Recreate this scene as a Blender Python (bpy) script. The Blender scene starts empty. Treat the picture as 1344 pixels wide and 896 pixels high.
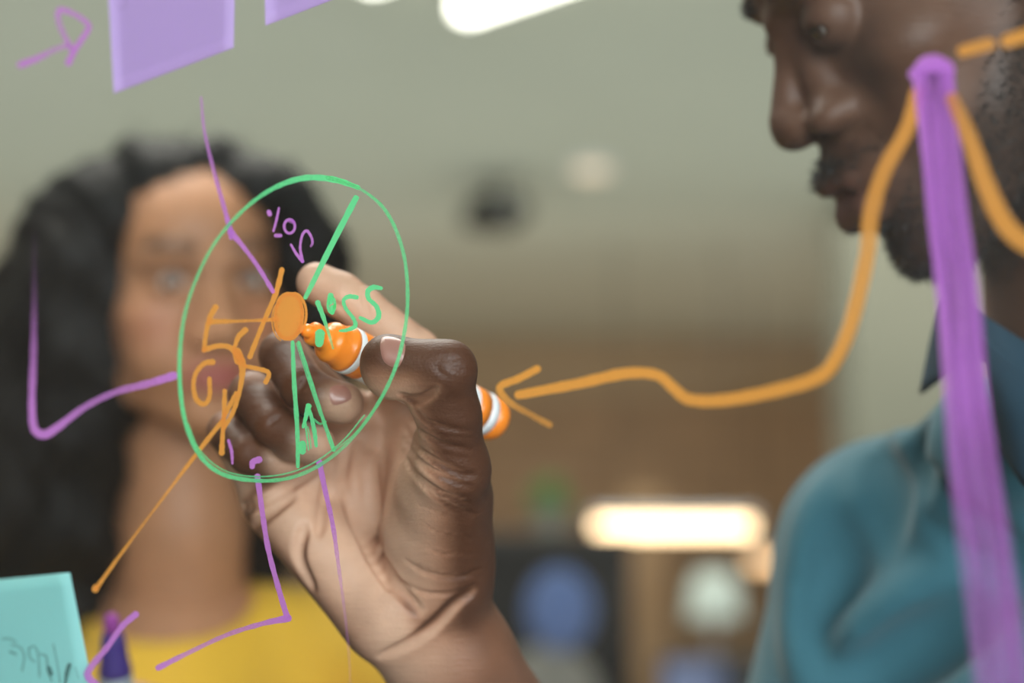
import bpy, math, random
import numpy as np
from mathutils import Vector, Matrix

random.seed(7); RNG = np.random.default_rng(7)
SC = bpy.context.scene
COL = SC.collection
# ------------------------------------------------------------------ camera
CH, PITCH, FPX = 1.30, math.radians(9.5), 2240.0
CAM = np.array([0, 0, CH])
FW = np.array([0, math.cos(PITCH), math.sin(PITCH)])
UP = np.array([0, -math.sin(PITCH), math.cos(PITCH)])
RT = np.array([1.0, 0, 0])
cd = bpy.data.cameras.new('camera'); cam = bpy.data.objects.new('camera', cd); COL.objects.link(cam)
cam.location = CAM; cam.rotation_euler = (math.pi/2 + PITCH, 0, 0)
cd.lens = 60; cd.sensor_width = 36; cd.clip_start = 0.01
cd.dof.use_dof = True; cd.dof.focus_distance = 0.668; cd.dof.aperture_fstop = 3.3
SC.camera = cam
# ------------------------------------------------------------------ world, lights, exposure
w = bpy.data.worlds.new('sky'); SC.world = w; w.use_nodes = True
w.node_tree.nodes['Background'].inputs[0].default_value = (0.80, 0.90, 1.0, 1)
w.node_tree.nodes['Background'].inputs[1].default_value = 0.9
SC.view_settings.view_transform = 'Standard'; SC.view_settings.look = 'None'
SC.view_settings.exposure = 0.0; SC.view_settings.gamma = 1

def area(name, loc, target, sx, sy, power, colr):
    l = bpy.data.lights.new(name, 'AREA'); l.shape = 'RECTANGLE'; l.size = sx; l.size_y = sy
    l.energy = power; l.color = colr
    o = bpy.data.objects.new(name, l); COL.objects.link(o); o.location = loc
    o.rotation_euler = (Vector(target) - Vector(loc)).to_track_quat('-Z', 'Y').to_euler()
    return o
area('window_daylight', (1.15, -2.85, 1.8), (0.0, 1.0, 1.4), 3.3, 1.6, 225, (0.93, 0.97, 1.0))
area('ceiling_panel_light', (-0.4, 1.3, 2.86), (-0.1, 1.0, 0), 1.6, 1.0, 60, (1.0, 0.96, 0.88))
area('ceiling_panel_light_far', (0.2, 6.4, 2.86), (0.2, 7.4, 0), 6.0, 3.0, 190, (1.0, 0.93, 0.82))
area('added_uplight', (-0.5, 4.9, 1.75), (-0.5, 4.9, 3), 8.5, 3.6, 56, (0.93, 1.0, 0.94))  # unseen fill aimed up, added to brighten the ceiling
area('added_uplight_far', (0.4, 7.9, 1.75), (0.4, 7.9, 3), 8.0, 2.6, 24, (1.0, 0.80, 0.60))  # added warm fill for the far ceiling, no fixture behind it
area('added_uplight_near', (-3.2, 2.2, 1.9), (-3.0, 3.4, 3), 2.5, 2.5, 20, (0.95, 1.0, 0.95))  # added fill for the left ceiling, likewise without a fixture

# ------------------------------------------------------------------ helpers
def at(px, py, d):
    return CAM + FW*d + RT*((px-672)/FPX*d) - UP*((py-448)/FPX*d)
TH = math.radians(36)
GN = np.array([math.sin(TH), math.cos(TH), 0.0])       # glass normal, away from the camera
GD = np.array([math.cos(TH), -math.sin(TH), 0.0])
GP = at(398, 432, 0.68)                                # the pen touches the glass here
def ray(px, py):
    return FW + RT*((px-672)/FPX) - UP*((py-448)/FPX)
def onglass(px, py, off=0.0):
    r = ray(px, py); t = np.dot(GP + GN*off - CAM, GN)/np.dot(r, GN)
    return CAM + r*t
def onz(px, py, z):
    r = ray(px, py); return CAM + r*((z-CH)/r[2])
def ony(px, py, y):
    r = ray(px, py); return CAM + r*(y/r[1])

def srgb(r, g, b):
    f = lambda c: (c/255/12.92 if c/255 <= 0.04045 else ((c/255+0.055)/1.055)**2.4)
    return (f(r), f(g), f(b), 1)
def newmat(name):
    m = bpy.data.materials.new(name); m.use_nodes = True
    nt = m.node_tree; return m, nt, nt.nodes['Principled BSDF']
def simple(name, col, rough=0.5, metal=0.0, var=0.06, scale=40, bump=0.0, spec=0.5, sheen=0):
    m, nt, p = newmat(name); L = nt.links
    tc = nt.nodes.new('ShaderNodeTexCoord'); nz = nt.nodes.new('ShaderNodeTexNoise')
    nz.inputs['Scale'].default_value = scale; nz.inputs['Detail'].default_value = 4
    L.new(tc.outputs['Object'], nz.inputs['Vector'])
    mp = nt.nodes.new('ShaderNodeMapRange'); mp.inputs['To Min'].default_value = 1-var*2; mp.inputs['To Max'].default_value = 1+var*2
    L.new(nz.outputs['Fac'], mp.inputs['Value'])
    mx = nt.nodes.new('ShaderNodeMix'); mx.data_type = 'RGBA'; mx.blend_type = 'MULTIPLY'; mx.inputs['Factor'].default_value = 1
    mx.inputs['A'].default_value = col; L.new(mp.outputs[0], mx.inputs['B']); L.new(mx.outputs['Result'], p.inputs['Base Color'])
    p.inputs['Roughness'].default_value = rough; p.inputs['Metallic'].default_value = metal
    p.inputs['Specular IOR Level'].default_value = spec
    if sheen: p.inputs['Sheen Weight'].default_value = sheen
    if bump:
        b = nt.nodes.new('ShaderNodeBump'); b.inputs['Strength'].default_value = bump; b.inputs['Distance'].default_value = 0.002
        L.new(nz.outputs['Fac'], b.inputs['Height']); L.new(b.outputs[0], p.inputs['Normal'])
    return m
def emis(name, col, s):
    m, nt, p = newmat(name); p.inputs['Base Color'].default_value = col
    p.inputs['Emission Color'].default_value = col; p.inputs['Emission Strength'].default_value = s
    return m
def skinmat(name, rough=0.45, fine=900, bump=0.35, sss=0.05, coat=0.0, wr=0.0):
    m, nt, p = newmat(name); L = nt.links
    at_ = nt.nodes.new('ShaderNodeAttribute'); at_.attribute_name = 'Col'
    tc = nt.nodes.new('ShaderNodeTexCoord')
    nz = nt.nodes.new('ShaderNodeTexNoise'); nz.inputs['Scale'].default_value = 70; nz.inputs['Detail'].default_value = 5
    L.new(tc.outputs['Object'], nz.inputs['Vector'])
    mp = nt.nodes.new('ShaderNodeMapRange'); mp.inputs['To Min'].default_value = 0.78; mp.inputs['To Max'].default_value = 1.22
    L.new(nz.outputs['Fac'], mp.inputs['Value'])
    mx = nt.nodes.new('ShaderNodeMix'); mx.data_type = 'RGBA'; mx.blend_type = 'MULTIPLY'; mx.inputs['Factor'].default_value = 1
    L.new(at_.outputs['Color'], mx.inputs['A']); L.new(mp.outputs[0], mx.inputs['B']); L.new(mx.outputs['Result'], p.inputs['Base Color'])
    p.inputs['Roughness'].default_value = rough; p.inputs['Specular IOR Level'].default_value = .38
    p.inputs['Subsurface Weight'].default_value = sss; p.inputs['Subsurface Scale'].default_value = 0.004
    p.inputs['Subsurface Radius'].default_value = (1.0, 0.4, 0.2)
    v = nt.nodes.new('ShaderNodeTexVoronoi'); v.inputs['Scale'].default_value = fine; L.new(tc.outputs['Object'], v.inputs['Vector'])
    n2 = nt.nodes.new('ShaderNodeTexNoise'); n2.inputs['Scale'].default_value = 260; n2.inputs['Detail'].default_value = 3
    mpp = nt.nodes.new('ShaderNodeMapping'); mpp.inputs['Scale'].default_value = (0.35, 0.6, 1.9); mpp.inputs['Rotation'].default_value = (0, 0.5, 0)
    L.new(tc.outputs['Object'], mpp.inputs['Vector']); L.new(mpp.outputs[0], n2.inputs['Vector'])
    ad = nt.nodes.new('ShaderNodeMath'); ad.operation = 'MULTIPLY_ADD'; ad.inputs[1].default_value = 0.35
    L.new(v.outputs['Distance'], ad.inputs[0]); L.new(n2.outputs['Fac'], ad.inputs[2])
    b = nt.nodes.new('ShaderNodeBump'); b.inputs['Strength'].default_value = bump; b.inputs['Distance'].default_value = 0.0008
    L.new(ad.outputs[0], b.inputs['Height']); L.new(b.outputs[0], p.inputs['Normal'])
    return m

def mesh(name, V, F, mat=None, parent=None, smooth=True, col=None, origin=None):
    me = bpy.data.meshes.new(name)
    V = np.asarray(V, dtype=np.float64)
    o = bpy.data.objects.new(name, me); COL.objects.link(o)
    if parent is not None: org = np.array(parent['_org'])
    elif origin is not None: org = np.array(origin); o.location = org
    else: org = np.zeros(3)
    W = (V-org).astype(np.float32)
    if isinstance(F, np.ndarray):
        n = len(F); k = F.shape[1]
        me.vertices.add(len(W)); me.vertices.foreach_set('co', W.ravel())
        me.loops.add(n*k); me.loops.foreach_set('vertex_index', F.astype(np.int32).ravel())
        me.polygons.add(n); me.polygons.foreach_set('loop_start', np.arange(0, n*k, k, dtype=np.int32))
        me.update(calc_edges=True)
    else:
        me.from_pydata([tuple(v) for v in W], [], [tuple(int(i) for i in f) for f in F]); me.update()
    if smooth: me.polygons.foreach_set('use_smooth', [True]*len(me.polygons))
    if col is not None:
        a = me.color_attributes.new('Col', 'FLOAT_COLOR', 'POINT')
        c = np.ones((len(V), 4), np.float32); c[:, :col.shape[1]] = col; a.data.foreach_set('color', c.ravel())
    if mat: me.materials.append(mat)
    o['_org'] = [float(x) for x in org]
    if parent is not None: o.parent = parent
    return o
def empty(name, loc, label, cat, group=None):
    o = bpy.data.objects.new(name, None); COL.objects.link(o); o.location = loc; o.empty_display_size = 0.05
    o['_org'] = [float(x) for x in loc]; o['label'] = label; o['category'] = cat
    if group: o['group'] = group
    return o
def tag(o, label, cat, group=None):
    o['label'] = label; o['category'] = cat
    if group: o['group'] = group
    return o
def struct(o): o['kind'] = 'structure'; return o

class MB:
    def __init__(s): s.V = []; s.F = []
    def box(s, c, size, rz=0, bev=0.0):
        c = np.array(c, float); x, y, z = [q/2 for q in size]; n = len(s.V)
        b = min(bev, x*.9, y*.9, z*.9)
        ca, sa = math.cos(rz), math.sin(rz)
        def P(a, b_, d): s.V.append((c[0]+a*ca-b_*sa, c[1]+a*sa+b_*ca, c[2]+d))
        if b <= 0:
            for dz in (-z, z):
                for dx, dy in ((-x, -y), (x, -y), (x, y), (-x, y)): P(dx, dy, dz)
            for f in ((0, 3, 2, 1), (4, 5, 6, 7), (0, 1, 5, 4), (1, 2, 6, 5), (2, 3, 7, 6), (3, 0, 4, 7)): s.F.append([n+i for i in f])
        else:
            rings = [(-z, b), (-z+b, 0), (z-b, 0), (z, b)]
            for dz, ins in rings:
                for dx, dy in ((-x+b, -y+ins), (x-b, -y+ins), (x-ins, -y+b), (x-ins, y-b), (x-b, y-ins), (-x+b, y-ins), (-x+ins, y-b), (-x+ins, -y+b)): P(dx, dy, dz)
            for r in range(3):
                for i in range(8): s.F.append([n+r*8+i, n+r*8+(i+1) % 8, n+r*8+8+(i+1) % 8, n+r*8+8+i])
            s.F.append([n+i for i in range(7, -1, -1)]); s.F.append([n+24+i for i in range(8)])
        return s
    def lathe(s, a, b, prof, seg=32):
        """prof: (t along a->b in metres, radius)"""
        a = np.array(a, float); b = np.array(b, float); d = (b-a)/np.linalg.norm(b-a)
        u = np.cross(d, [0, 0, 1.0]); 
        if np.linalg.norm(u) < 1e-3: u = np.array([1.0, 0, 0])
        u /= np.linalg.norm(u); v = np.cross(d, u); n = len(s.V)
        for t, r in prof:
            for i in range(seg):
                q = 2*math.pi*i/seg; s.V.append(tuple(a+d*t+u*r*math.cos(q)+v*r*math.sin(q)))
        for k in range(len(prof)-1):
            for i in range(seg):
                s.F.append([n+k*seg+i, n+(k+1)*seg+i, n+(k+1)*seg+(i+1) % seg, n+k*seg+(i+1) % seg])
        s.F.append([n+i for i in range(seg)]); s.F.append([n+(len(prof)-1)*seg+i for i in range(seg-1, -1, -1)])
        return s
    def tube(s, pts, rad, seg=10):
        pts = [np.array(p, float) for p in pts]; n = len(s.V); m = len(pts)
        for k, p in enumerate(pts):
            d = pts[min(k+1, m-1)]-pts[max(k-1, 0)]; d /= max(np.linalg.norm(d), 1e-9)
            u = np.cross(d, [0, 0.13, 1.0]); u /= np.linalg.norm(u); v = np.cross(d, u)
            r = rad[k] if hasattr(rad, '__len__') else rad
            for i in range(seg):
                q = 2*math.pi*i/seg; s.V.append(tuple(p+u*r*math.cos(q)+v*r*math.sin(q)))
        for k in range(m-1):
            for i in range(seg):
                s.F.append([n+k*seg+i, n+k*seg+(i+1) % seg, n+(k+1)*seg+(i+1) % seg, n+(k+1)*seg+i])
        s.F.append([n+i for i in range(seg-1, -1, -1)]); s.F.append([n+(m-1)*seg+i for i in range(seg)])
        return s
    def build(s, name, mat, parent=None, smooth=False, origin=None):
        return mesh(name, s.V, s.F, mat, parent, smooth, origin=origin)

def spline(P, n=8):
    P = [np.array(p, float) for p in P]
    if len(P) < 3:
        return [P[0]+(P[-1]-P[0])*t for t in np.linspace(0, 1, n+1)]
    out = []
    Q = [2*P[0]-P[1]]+P+[2*P[-1]-P[-2]]
    for i in range(1, len(Q)-2):
        p0, p1, p2, p3 = Q[i-1], Q[i], Q[i+1], Q[i+2]
        for t in np.linspace(0, 1, n, endpoint=False):
            out.append(0.5*((2*p1)+(-p0+p2)*t+(2*p0-5*p1+4*p2-p3)*t*t+(-p0+3*p1-3*p2+p3)*t**3))
    out.append(P[-1]); return out

# ------------------------------------------------------------------ distance-field sculpting
class Field:
    def __init__(s, lo, hi, h):
        s.lo = np.array(lo, float); s.h = h
        s.n = np.ceil((np.array(hi)-s.lo)/h).astype(int)+1
        s.f = np.full(s.n, 0.2, np.float32)
        s.ax = [(s.lo[i]+np.arange(s.n[i])*h).astype(np.float32) for i in range(3)]
    def _sl(s, lo, hi):
        a = np.clip(np.floor((np.array(lo)-s.lo)/s.h).astype(int), 0, s.n); b = np.clip(np.ceil((np.array(hi)-s.lo)/s.h).astype(int)+1, 0, s.n)
        if np.any(b <= a): return None
        sl = tuple(slice(a[i], b[i]) for i in range(3))
        return sl, s.ax[0][sl[0]][:, None, None], s.ax[1][sl[1]][None, :, None], s.ax[2][sl[2]][None, None, :]
    def _mix(s, sl, d, k, op):
        f = s.f[sl]; d = d.astype(np.float32)
        if op == 'sub':
            d = -d; h = np.clip(0.5-0.5*(d-f)/k, 0, 1); s.f[sl] = f*h+d*(1-h)+k*h*(1-h)
        else:
            h = np.clip(0.5+0.5*(d-f)/k, 0, 1); s.f[sl] = d*(1-h)+f*h-k*h*(1-h)
    def cap(s, a, b, ra, rb=None, k=0.004, op='add'):
        rb = ra if rb is None else rb; a = np.array(a, float); b = np.array(b, float)
        m = max(ra, rb)+k+3*s.h+(0.012 if op == 'add' else 0)
        g = s._sl(np.minimum(a, b)-m, np.maximum(a, b)+m)
        if g is None: return s
        sl, X, Y, Z = g; ba = b-a; L = max(float(ba@ba), 1e-12)
        t = np.clip(((X-a[0])*ba[0]+(Y-a[1])*ba[1]+(Z-a[2])*ba[2])/L, 0, 1)
        d = np.sqrt((X-a[0]-t*ba[0])**2+(Y-a[1]-t*ba[1])**2+(Z-a[2]-t*ba[2])**2)-(ra+(rb-ra)*t)
        s._mix(sl, d, k, op); return s
    def ell(s, c, r, k=0.01, op='add', R=None):
        c = np.array(c, float); r = np.array(r, float); R = np.eye(3) if R is None else R
        ext = np.sqrt(((R*r)**2).sum(1)); m = ext+k+3*s.h+(0.012 if op == 'add' else 0)
        g = s._sl(c-m, c+m)
        if g is None: return s
        sl, X, Y, Z = g; X = X-c[0]; Y = Y-c[1]; Z = Z-c[2]
        q = [(X*R[0, i]+Y*R[1, i]+Z*R[2, i])/r[i] for i in range(3)]
        k0 = np.sqrt(q[0]**2+q[1]**2+q[2]**2); k1 = np.sqrt((q[0]/r[0])**2+(q[1]/r[1])**2+(q[2]/r[2])**2)
        s._mix(sl, k0*(k0-1)/np.maximum(k1, 1e-6), k, op); return s
    def half(s, p, n, k=0.002):
        """cut away the side the normal points to"""
        p = np.array(p, float); n = np.array(n, float)/np.linalg.norm(n)
        X, Y, Z = s.ax[0][:, None, None], s.ax[1][None, :, None], s.ax[2][None, None, :]
        d = (X-p[0])*n[0]+(Y-p[1])*n[1]+(Z-p[2])*n[2]
        s._mix((slice(None),)*3, -d, k, 'sub'); return s
    def sample(s, P):
        q = (np.asarray(P)-s.lo)/s.h; i = np.clip(np.floor(q).astype(int), 0, s.n-2); t = q-i; out = 0
        for dx in (0, 1):
            for dy in (0, 1):
                for dz in (0, 1):
                    wgt = (t[..., 0] if dx else 1-t[..., 0])*(t[..., 1] if dy else 1-t[..., 1])*(t[..., 2] if dz else 1-t[..., 2])
                    out = out+wgt*s.f[i[..., 0]+dx, i[..., 1]+dy, i[..., 2]+dz]
        return out
    def hit(s, px, py, d0, d1):
        D = np.arange(d0, d1, s.h*0.5); r = ray(px, py); P = CAM+D[:, None]*r
        v = s.sample(P); w = np.where(v < 0)[0]
        if len(w) == 0: return None
        i = w[0]
        if i == 0: return P[0]
        t = v[i-1]/(v[i-1]-v[i]); return P[i-1]+(P[i]-P[i-1])*t
    def crease(s, pix, r0, d0, d1, k=0.002, op='sub', sink=0.0, taper=True, n=6):
        S = spline([np.array(p, float) for p in pix], n)
        H = [s.hit(p[0], p[1], d0, d1) for p in S]
        m = len(H)
        for i in range(m-1):
            if H[i] is None or H[i+1] is None or np.linalg.norm(H[i]-H[i+1]) > 0.012+0.03*(r0 > .004): continue
            e = [1.0, 1.0]
            if taper: e = [0.35+0.65*math.sin(math.pi*j/(m-1)) for j in (i, i+1)]
            a = H[i]+sink*ray(*S[i][:2]); b = H[i+1]+sink*ray(*S[i+1][:2])
            s.cap(a, b, r0*e[0], r0*e[1], k, op)
    def nets(s):
        f = s.f; S = f < 0; n0, n1, n2 = np.array(f.shape)-1
        c = np.zeros((n0, n1, n2), np.int8)
        for dx in (0, 1):
            for dy in (0, 1):
                for dz in (0, 1): c += S[dx:dx+n0, dy:dy+n1, dz:dz+n2]
        act = np.argwhere((c > 0) & (c < 8)); idx = np.full((n0, n1, n2), -1, np.int32)
        idx[act[:, 0], act[:, 1], act[:, 2]] = np.arange(len(act))
        acc = np.zeros((len(act), 3)); cnt = np.zeros(len(act))
        cor = [(x, y, z) for x in (0, 1) for y in (0, 1) for z in (0, 1)]
        for A in cor:
            for B in cor:
                if sum(B)-sum(A) == 1 and all(b >= a for a, b in zip(A, B)):
                    fa = f[act[:, 0]+A[0], act[:, 1]+A[1], act[:, 2]+A[2]]; fb = f[act[:, 0]+B[0], act[:, 1]+B[1], act[:, 2]+B[2]]
                    m = (fa < 0) != (fb < 0); t = np.where(m, fa/np.where(m, fa-fb, 1), 0)
                    P = np.array(A)[None]+t[:, None]*(np.array(B)-np.array(A))[None]
                    acc += P*m[:, None]; cnt += m
        V = s.lo+(act+acc/cnt[:, None])*s.h
        F = []
        for ax in range(3):
            o = [i for i in range(3) if i != ax]
            a = [slice(None)]*3; b = [slice(None)]*3; a[ax] = slice(0, -1); b[ax] = slice(1, None)
            for q in o: a[q] = slice(1, -1); b[q] = slice(1, -1)
            sa, sb = S[tuple(a)], S[tuple(b)]; E = np.argwhere(sa != sb)
            if not len(E): continue
            fl = sa[E[:, 0], E[:, 1], E[:, 2]]
            E = E.copy(); E[:, o[0]] += 1; E[:, o[1]] += 1
            def g(d0, d1):
                q = E.copy(); q[:, o[0]] -= d0; q[:, o[1]] -= d1; return idx[q[:, 0], q[:, 1], q[:, 2]]
            Q = np.stack([g(1, 1), g(0, 1), g(0, 0), g(1, 0)], 1)
            rev = ~fl if ax != 1 else fl
            Q[rev] = Q[rev][:, ::-1]; F.append(Q)
        F = np.concatenate(F); F = F[(F >= 0).all(1)]
        return V, F
    def normals(s, V):
        e = s.h; N = np.stack([s.sample(V+np.eye(3)[i]*e)-s.sample(V-np.eye(3)[i]*e) for i in range(3)], 1)
        return N/np.maximum(np.linalg.norm(N, axis=1, keepdims=True), 1e-9)
def capd(P, a, b):
    a = np.array(a); b = np.array(b); ba = b-a; t = np.clip(((P-a)@ba)/(ba@ba), 0, 1); return np.linalg.norm(P-a-t[:, None]*ba, axis=1)
def sst(x, a, b):
    t = np.clip((x-a)/(b-a), 0, 1); return t*t*(3-2*t)
def mixc(c0, c1, w): return c0*(1-w[:, None])+np.array(c1[:3])*w[:, None]
def join(parts):
    V = []; F = []; C = []; n = 0
    for v, f, c in parts: V.append(v); F.append(f+n); C.append(c); n += len(v)
    return np.concatenate(V), np.concatenate(F), np.concatenate(C)

#%% ================================================================== ROOM
CEIL = 2.90
m_ceil = simple('painted_ceiling', srgb(196, 199, 184), 0.9, scale=3, var=.02)
m_wall = simple('warm_plaster', srgb(150, 128, 100), 0.9, scale=2, var=.04)
m_wood = simple('wood_cladding', srgb(136, 108, 78), 0.7, scale=5, var=.12)
m_grey = simple('grey_green_plaster', srgb(104, 106, 94), 0.9, scale=3, var=.03)
m_floor = simple('grey_carpet', srgb(95, 92, 86), 1.0, scale=300, var=.15)
m_black = simple('black_plastic', srgb(15, 17, 17), .6, spec=.25)
m_dark = simple('charcoal_laminate', srgb(26, 29, 28), .7)
m_metal = simple('brushed_metal', srgb(150, 150, 148), 0.35, 0.9)
m_white = simple('white_paint', srgb(215, 215, 210), 0.6)
XL, XR, YF, YB = -6.0, 6.0, -3.0, 9.4
struct(MB().box(((XL+XR)/2, (YF+YB)/2, -0.05), (XR-XL+.4, YB-YF+.4, 0.1)).build('floor', m_floor))
struct(MB().box(((XL+XR)/2, (YF+YB)/2, CEIL+0.05), (XR-XL+.4, YB-YF+.4, 0.1)).build('ceiling', m_ceil))
struct(MB().box((0, YB+.1, CEIL/2), (XR-XL, .2, CEIL)).build('wall_back', m_wall))
struct(MB().box((XL-.1, (YF+YB)/2, CEIL/2), (.2, YB-YF+.4, CEIL)).build('wall_left', m_wall))
struct(MB().box((XR+.1, (YF+YB)/2, CEIL/2), (.2, YB-YF+.4, CEIL)).build('wall_right', m_wall))
wf = MB()
for x0, x1 in ((-6, -.6), (2.9, 6)): wf.box(((x0+x1)/2, YF-.1, CEIL/2), (x1-x0, .2, CEIL))
for x0, x1 in ((-.6, 2.9),): wf.box(((x0+x1)/2, YF-.1, .425), (x1-x0, .2, .85)); wf.box(((x0+x1)/2, YF-.1, 2.775), (x1-x0, .2, .25))
struct(wf.build('wall_front', m_wall))
for k, (x0, x1) in enumerate(((-.6, 2.9),)):
    fr = MB()
    for x in (x0+.03, (x0+x1)/2, x1-.03): fr.box((x, YF-.05, 1.75), (.06, .08, 1.8))
    for z in (.88, 2.62): fr.box(((x0+x1)/2, YF-.05, z), (x1-x0, .08, .06))
    struct(fr.build(f'window_{k+1}', m_white))
# wood cladding on the back wall, board by board
cl = struct(MB().box((1.2, YB-.015, 1.9), (5.6, .03, 1.3)).build('trim_1', m_wood))
for i in range(8):
    b = MB().box((1.2, YB-.045, 1.33+i*.155), (5.6, .03, .148), bev=.004).build('board' if i == 0 else f'board.{i:03d}', m_wood, cl)
# columns
p = ony(1185, 500, 6.4)
struct(MB().box((p[0], 6.4, CEIL/2), (.46, .46, CEIL), bev=.01).build('trim_2', m_grey))
p = ony(845, 800, 7.6)
struct(MB().box((p[0], 7.6, .95), (.20, .2, 1.9), bev=.01).build('trim_3', simple('tan_post', srgb(135, 112, 84), .8)))

# ceiling lamps
m_lampw = emis('lamp_diffuser_white', (1.0, 0.97, 0.86, 1), 7.0)
m_lampy = emis('lamp_diffuser_warm', (1.0, 0.70, 0.40, 1), 6.0)
def linear_lamp(a, b, wdt, label, cat='lamp', mat=None, drop=0.05, cords=False, group=None):
    a = np.array(a); b = np.array(b); L = np.linalg.norm(b-a); mid = (a+b)/2; rz = math.atan2(b[1]-a[1], b[0]-a[0])
    t = empty('linear_lamp', mid, label, cat, group)
    MB().box(mid+np.array([0, 0, .03]), (L+.04, wdt+.03, .04), rz, .006).build('housing', m_metal, t)
    MB().box(mid-np.array([0, 0, .014]), (L, wdt, .055), rz, .008).build('diffuser', mat, t)
    for q in (.15, .85):
        pq = a+(b-a)*q
        if cords: MB().tube([pq+[0, 0, .04], [pq[0], pq[1], CEIL]], .003, 6).build('cord', m_black, t)
        else: MB().box((pq[0], pq[1], (pq[2]+.05+CEIL)/2), (.05, .05, max(CEIL-pq[2]-.05, .01)), rz).build('bracket', m_metal, t)
    return t
zl = CEIL-.07
linear_lamp(onz(605, 4, zl), onz(905, -100, zl), .06, 'bright white linear ceiling lamp at the top centre of the view', mat=m_lampw)
linear_lamp(onz(478, -38, zl), onz(640, -90, zl), .06, 'white linear ceiling lamp cut off by the top edge, left of the bright one', mat=m_lampw)
a = ony(782, 678, 7.0); b = ony(985, 696, 7.0)
linear_lamp(a, b, .10, 'warm glowing pendant bar lamp hanging over the far desks', mat=m_lampy, cords=True)
a = ony(985, 728, 7.9); b = ony(1075, 738, 7.9)
linear_lamp(a, b, .10, 'dimmer warm pendant lamp half hidden behind the teal shirt shoulder', mat=emis('lamp_diffuser_amber', (1.0, .62, .32, 1), 2.2), cords=True)
# dark projector under the ceiling
pc = ony(650, 280, 6.0)
t = empty('projector', pc, 'dark projector hanging from the ceiling behind the pie chart', 'projector')
MB().box(pc, (.20, .22, .09), .3, .02).build('casing', m_black, t)
MB().tube([pc+[0, 0, .04], [pc[0], pc[1], CEIL]], .012, 10).build('pole', m_dark, t)
MB().lathe(pc+np.array([.05, -.10, 0]), pc+np.array([.05, -.2, 0]), [(0, .03), (.02, .03), (.03, .024)]).build('lens', m_metal, t)
# downlight
pd_ = onz(776, 215, CEIL)
t = empty('downlight', pd_-np.array([0, 0, .03]), 'small round downlight in the ceiling', 'lamp')
MB().lathe(pd_, pd_-np.array([0, 0, 1]), [(0.0, .085), (.02, .085), (.025, .07)]).build('rim', m_white, t)
MB().lathe(pd_-np.array([0, 0, .02]), pd_-np.array([0, 0, 1.]), [(0, .06), (.012, .06)]).build('diffuser', emis('downlight_glow', (1, .8, .6, 1), .55), t)

#%% far desks and office things
def desk(cx, cy, label, wd=1.6):
    t = empty('desk', (cx, cy, 0), label, 'desk')
    MB().box((cx, cy, .735), (wd, .75, .03), bev=.005).build('desktop', simple('oak_top', srgb(150, 120, 85), .5), t)
    for sx in (-1, 1):
        for sy in (-1, 1): MB().box((cx+sx*(wd/2-.06), cy+sy*.31, .36), (.05, .05, .72)).build('leg', m_dark, t)
    return t
def monitor(cx, cy, z, wd, hg, label, scr):
    t = empty('monitor', (cx, cy, z), label, 'monitor')
    MB().box((cx, cy, z+.012), (.24, .18, .02), bev=.005).build('base', m_black, t)
    MB().box((cx, cy+.03, z+.11), (.05, .02, .2)).build('stand', m_black, t)
    MB().box((cx, cy, z+.13+hg/2), (wd, .03, hg), bev=.006).build('casing', m_black, t)
    MB().box((cx, cy-.017, z+.13+hg/2), (wd-.03, .004, hg-.03)).build('screen', scr, t)
    return t
m_scr = emis('screen_glow', srgb(92, 104, 135), .55)
m_scr2 = emis('screen_dim', srgb(30, 34, 38), .2)
dx = ony(760, 850, 5.4)[0]
desk(dx+.0, 5.4, 'long oak topped desk in the blurred office behind the hand', 1.5)
dx2 = ony(985, 850, 5.4)[0]
q = ony(920, 820, 5.5)
monitor(q[0], 5.5, .75, .27, .33, 'monitor with a blue-grey screen on the far desk left of the shoulder', m_scr)
q2 = ony(1005, 845, 5.3)
monitor(q2[0], 5.3, .75, .26, .33, 'black monitor partly hidden behind the teal shoulder', m_scr2)
q3 = ony(735, 760, 5.6)
t = empty('cabinet', (q3[0]-.05, 6.4, 0), 'tall dark cabinet in the blurred office right of the wrist', 'cabinet')
cxx = ony(725, 760, 6.4)[0]
MB().box((cxx, 6.4, .82), (.56, .4, 1.64), bev=.01).build('body', m_dark, t)
for sx in (-1, 1):
    d = MB().box((cxx+sx*.14, 6.19, .84), (.27, .02, 1.54), bev=.004).build('door', m_black, t)
    MB().box((cxx+sx*.03, 6.17, .95), (.012, .02, .14)).build('handle', m_metal, d)
# office chair with blue back
q = ony(735, 800, 4.7)
t = empty('office_chair', (q[0], 4.7, 0), 'office chair with a pale blue backrest in front of the dark cabinet', 'chair')
m_blue = simple('blue_fabric', srgb(105, 128, 180), .9); m_gry = simple('pale_grey_fabric', srgb(140, 138, 130), .9)
f = Field((q[0]-.25, 4.5, .85), (q[0]+.25, 5.0, 1.5), .012); f.ell((q[0], 4.72, q[2]), (.095, .035, .115), .01)
V, F = f.nets(); mesh('headrest', V, F, m_blue, t)
f = Field((q[0]-.3, 4.4, .45), (q[0]+.3, 5.0, 1.4), .012); f.ell((q[0]-.03, 4.74, q[2]-.27), (.15, .04, .18), .01)
V, F = f.nets(); mesh('backrest', V, F, m_gry, t)
MB().box((q[0], 4.5, .47), (.46, .46, .08), bev=.03).build('seat', m_dark, t)
MB().tube([(q[0], 4.78, .45), (q[0], 4.82, .9)], .02).build('back_support', m_black, t)
MB().tube([(q[0], 4.5, .06), (q[0], 4.5, .44)], .025).build('column', m_metal, t)
for i in range(5):
    an = i*math.tau/5; e_ = (q[0]+.28*math.cos(an), 4.5+.28*math.sin(an), .05)
    l = MB().tube([(q[0], 4.5, .09), e_], [.022, .015]).build('leg', m_black, t)
    MB().lathe((e_[0]-.015, e_[1], .028), (e_[0]+.015, e_[1], .028), [(0, .026), (.03, .026)], 14).build('caster', m_black, l)
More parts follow.
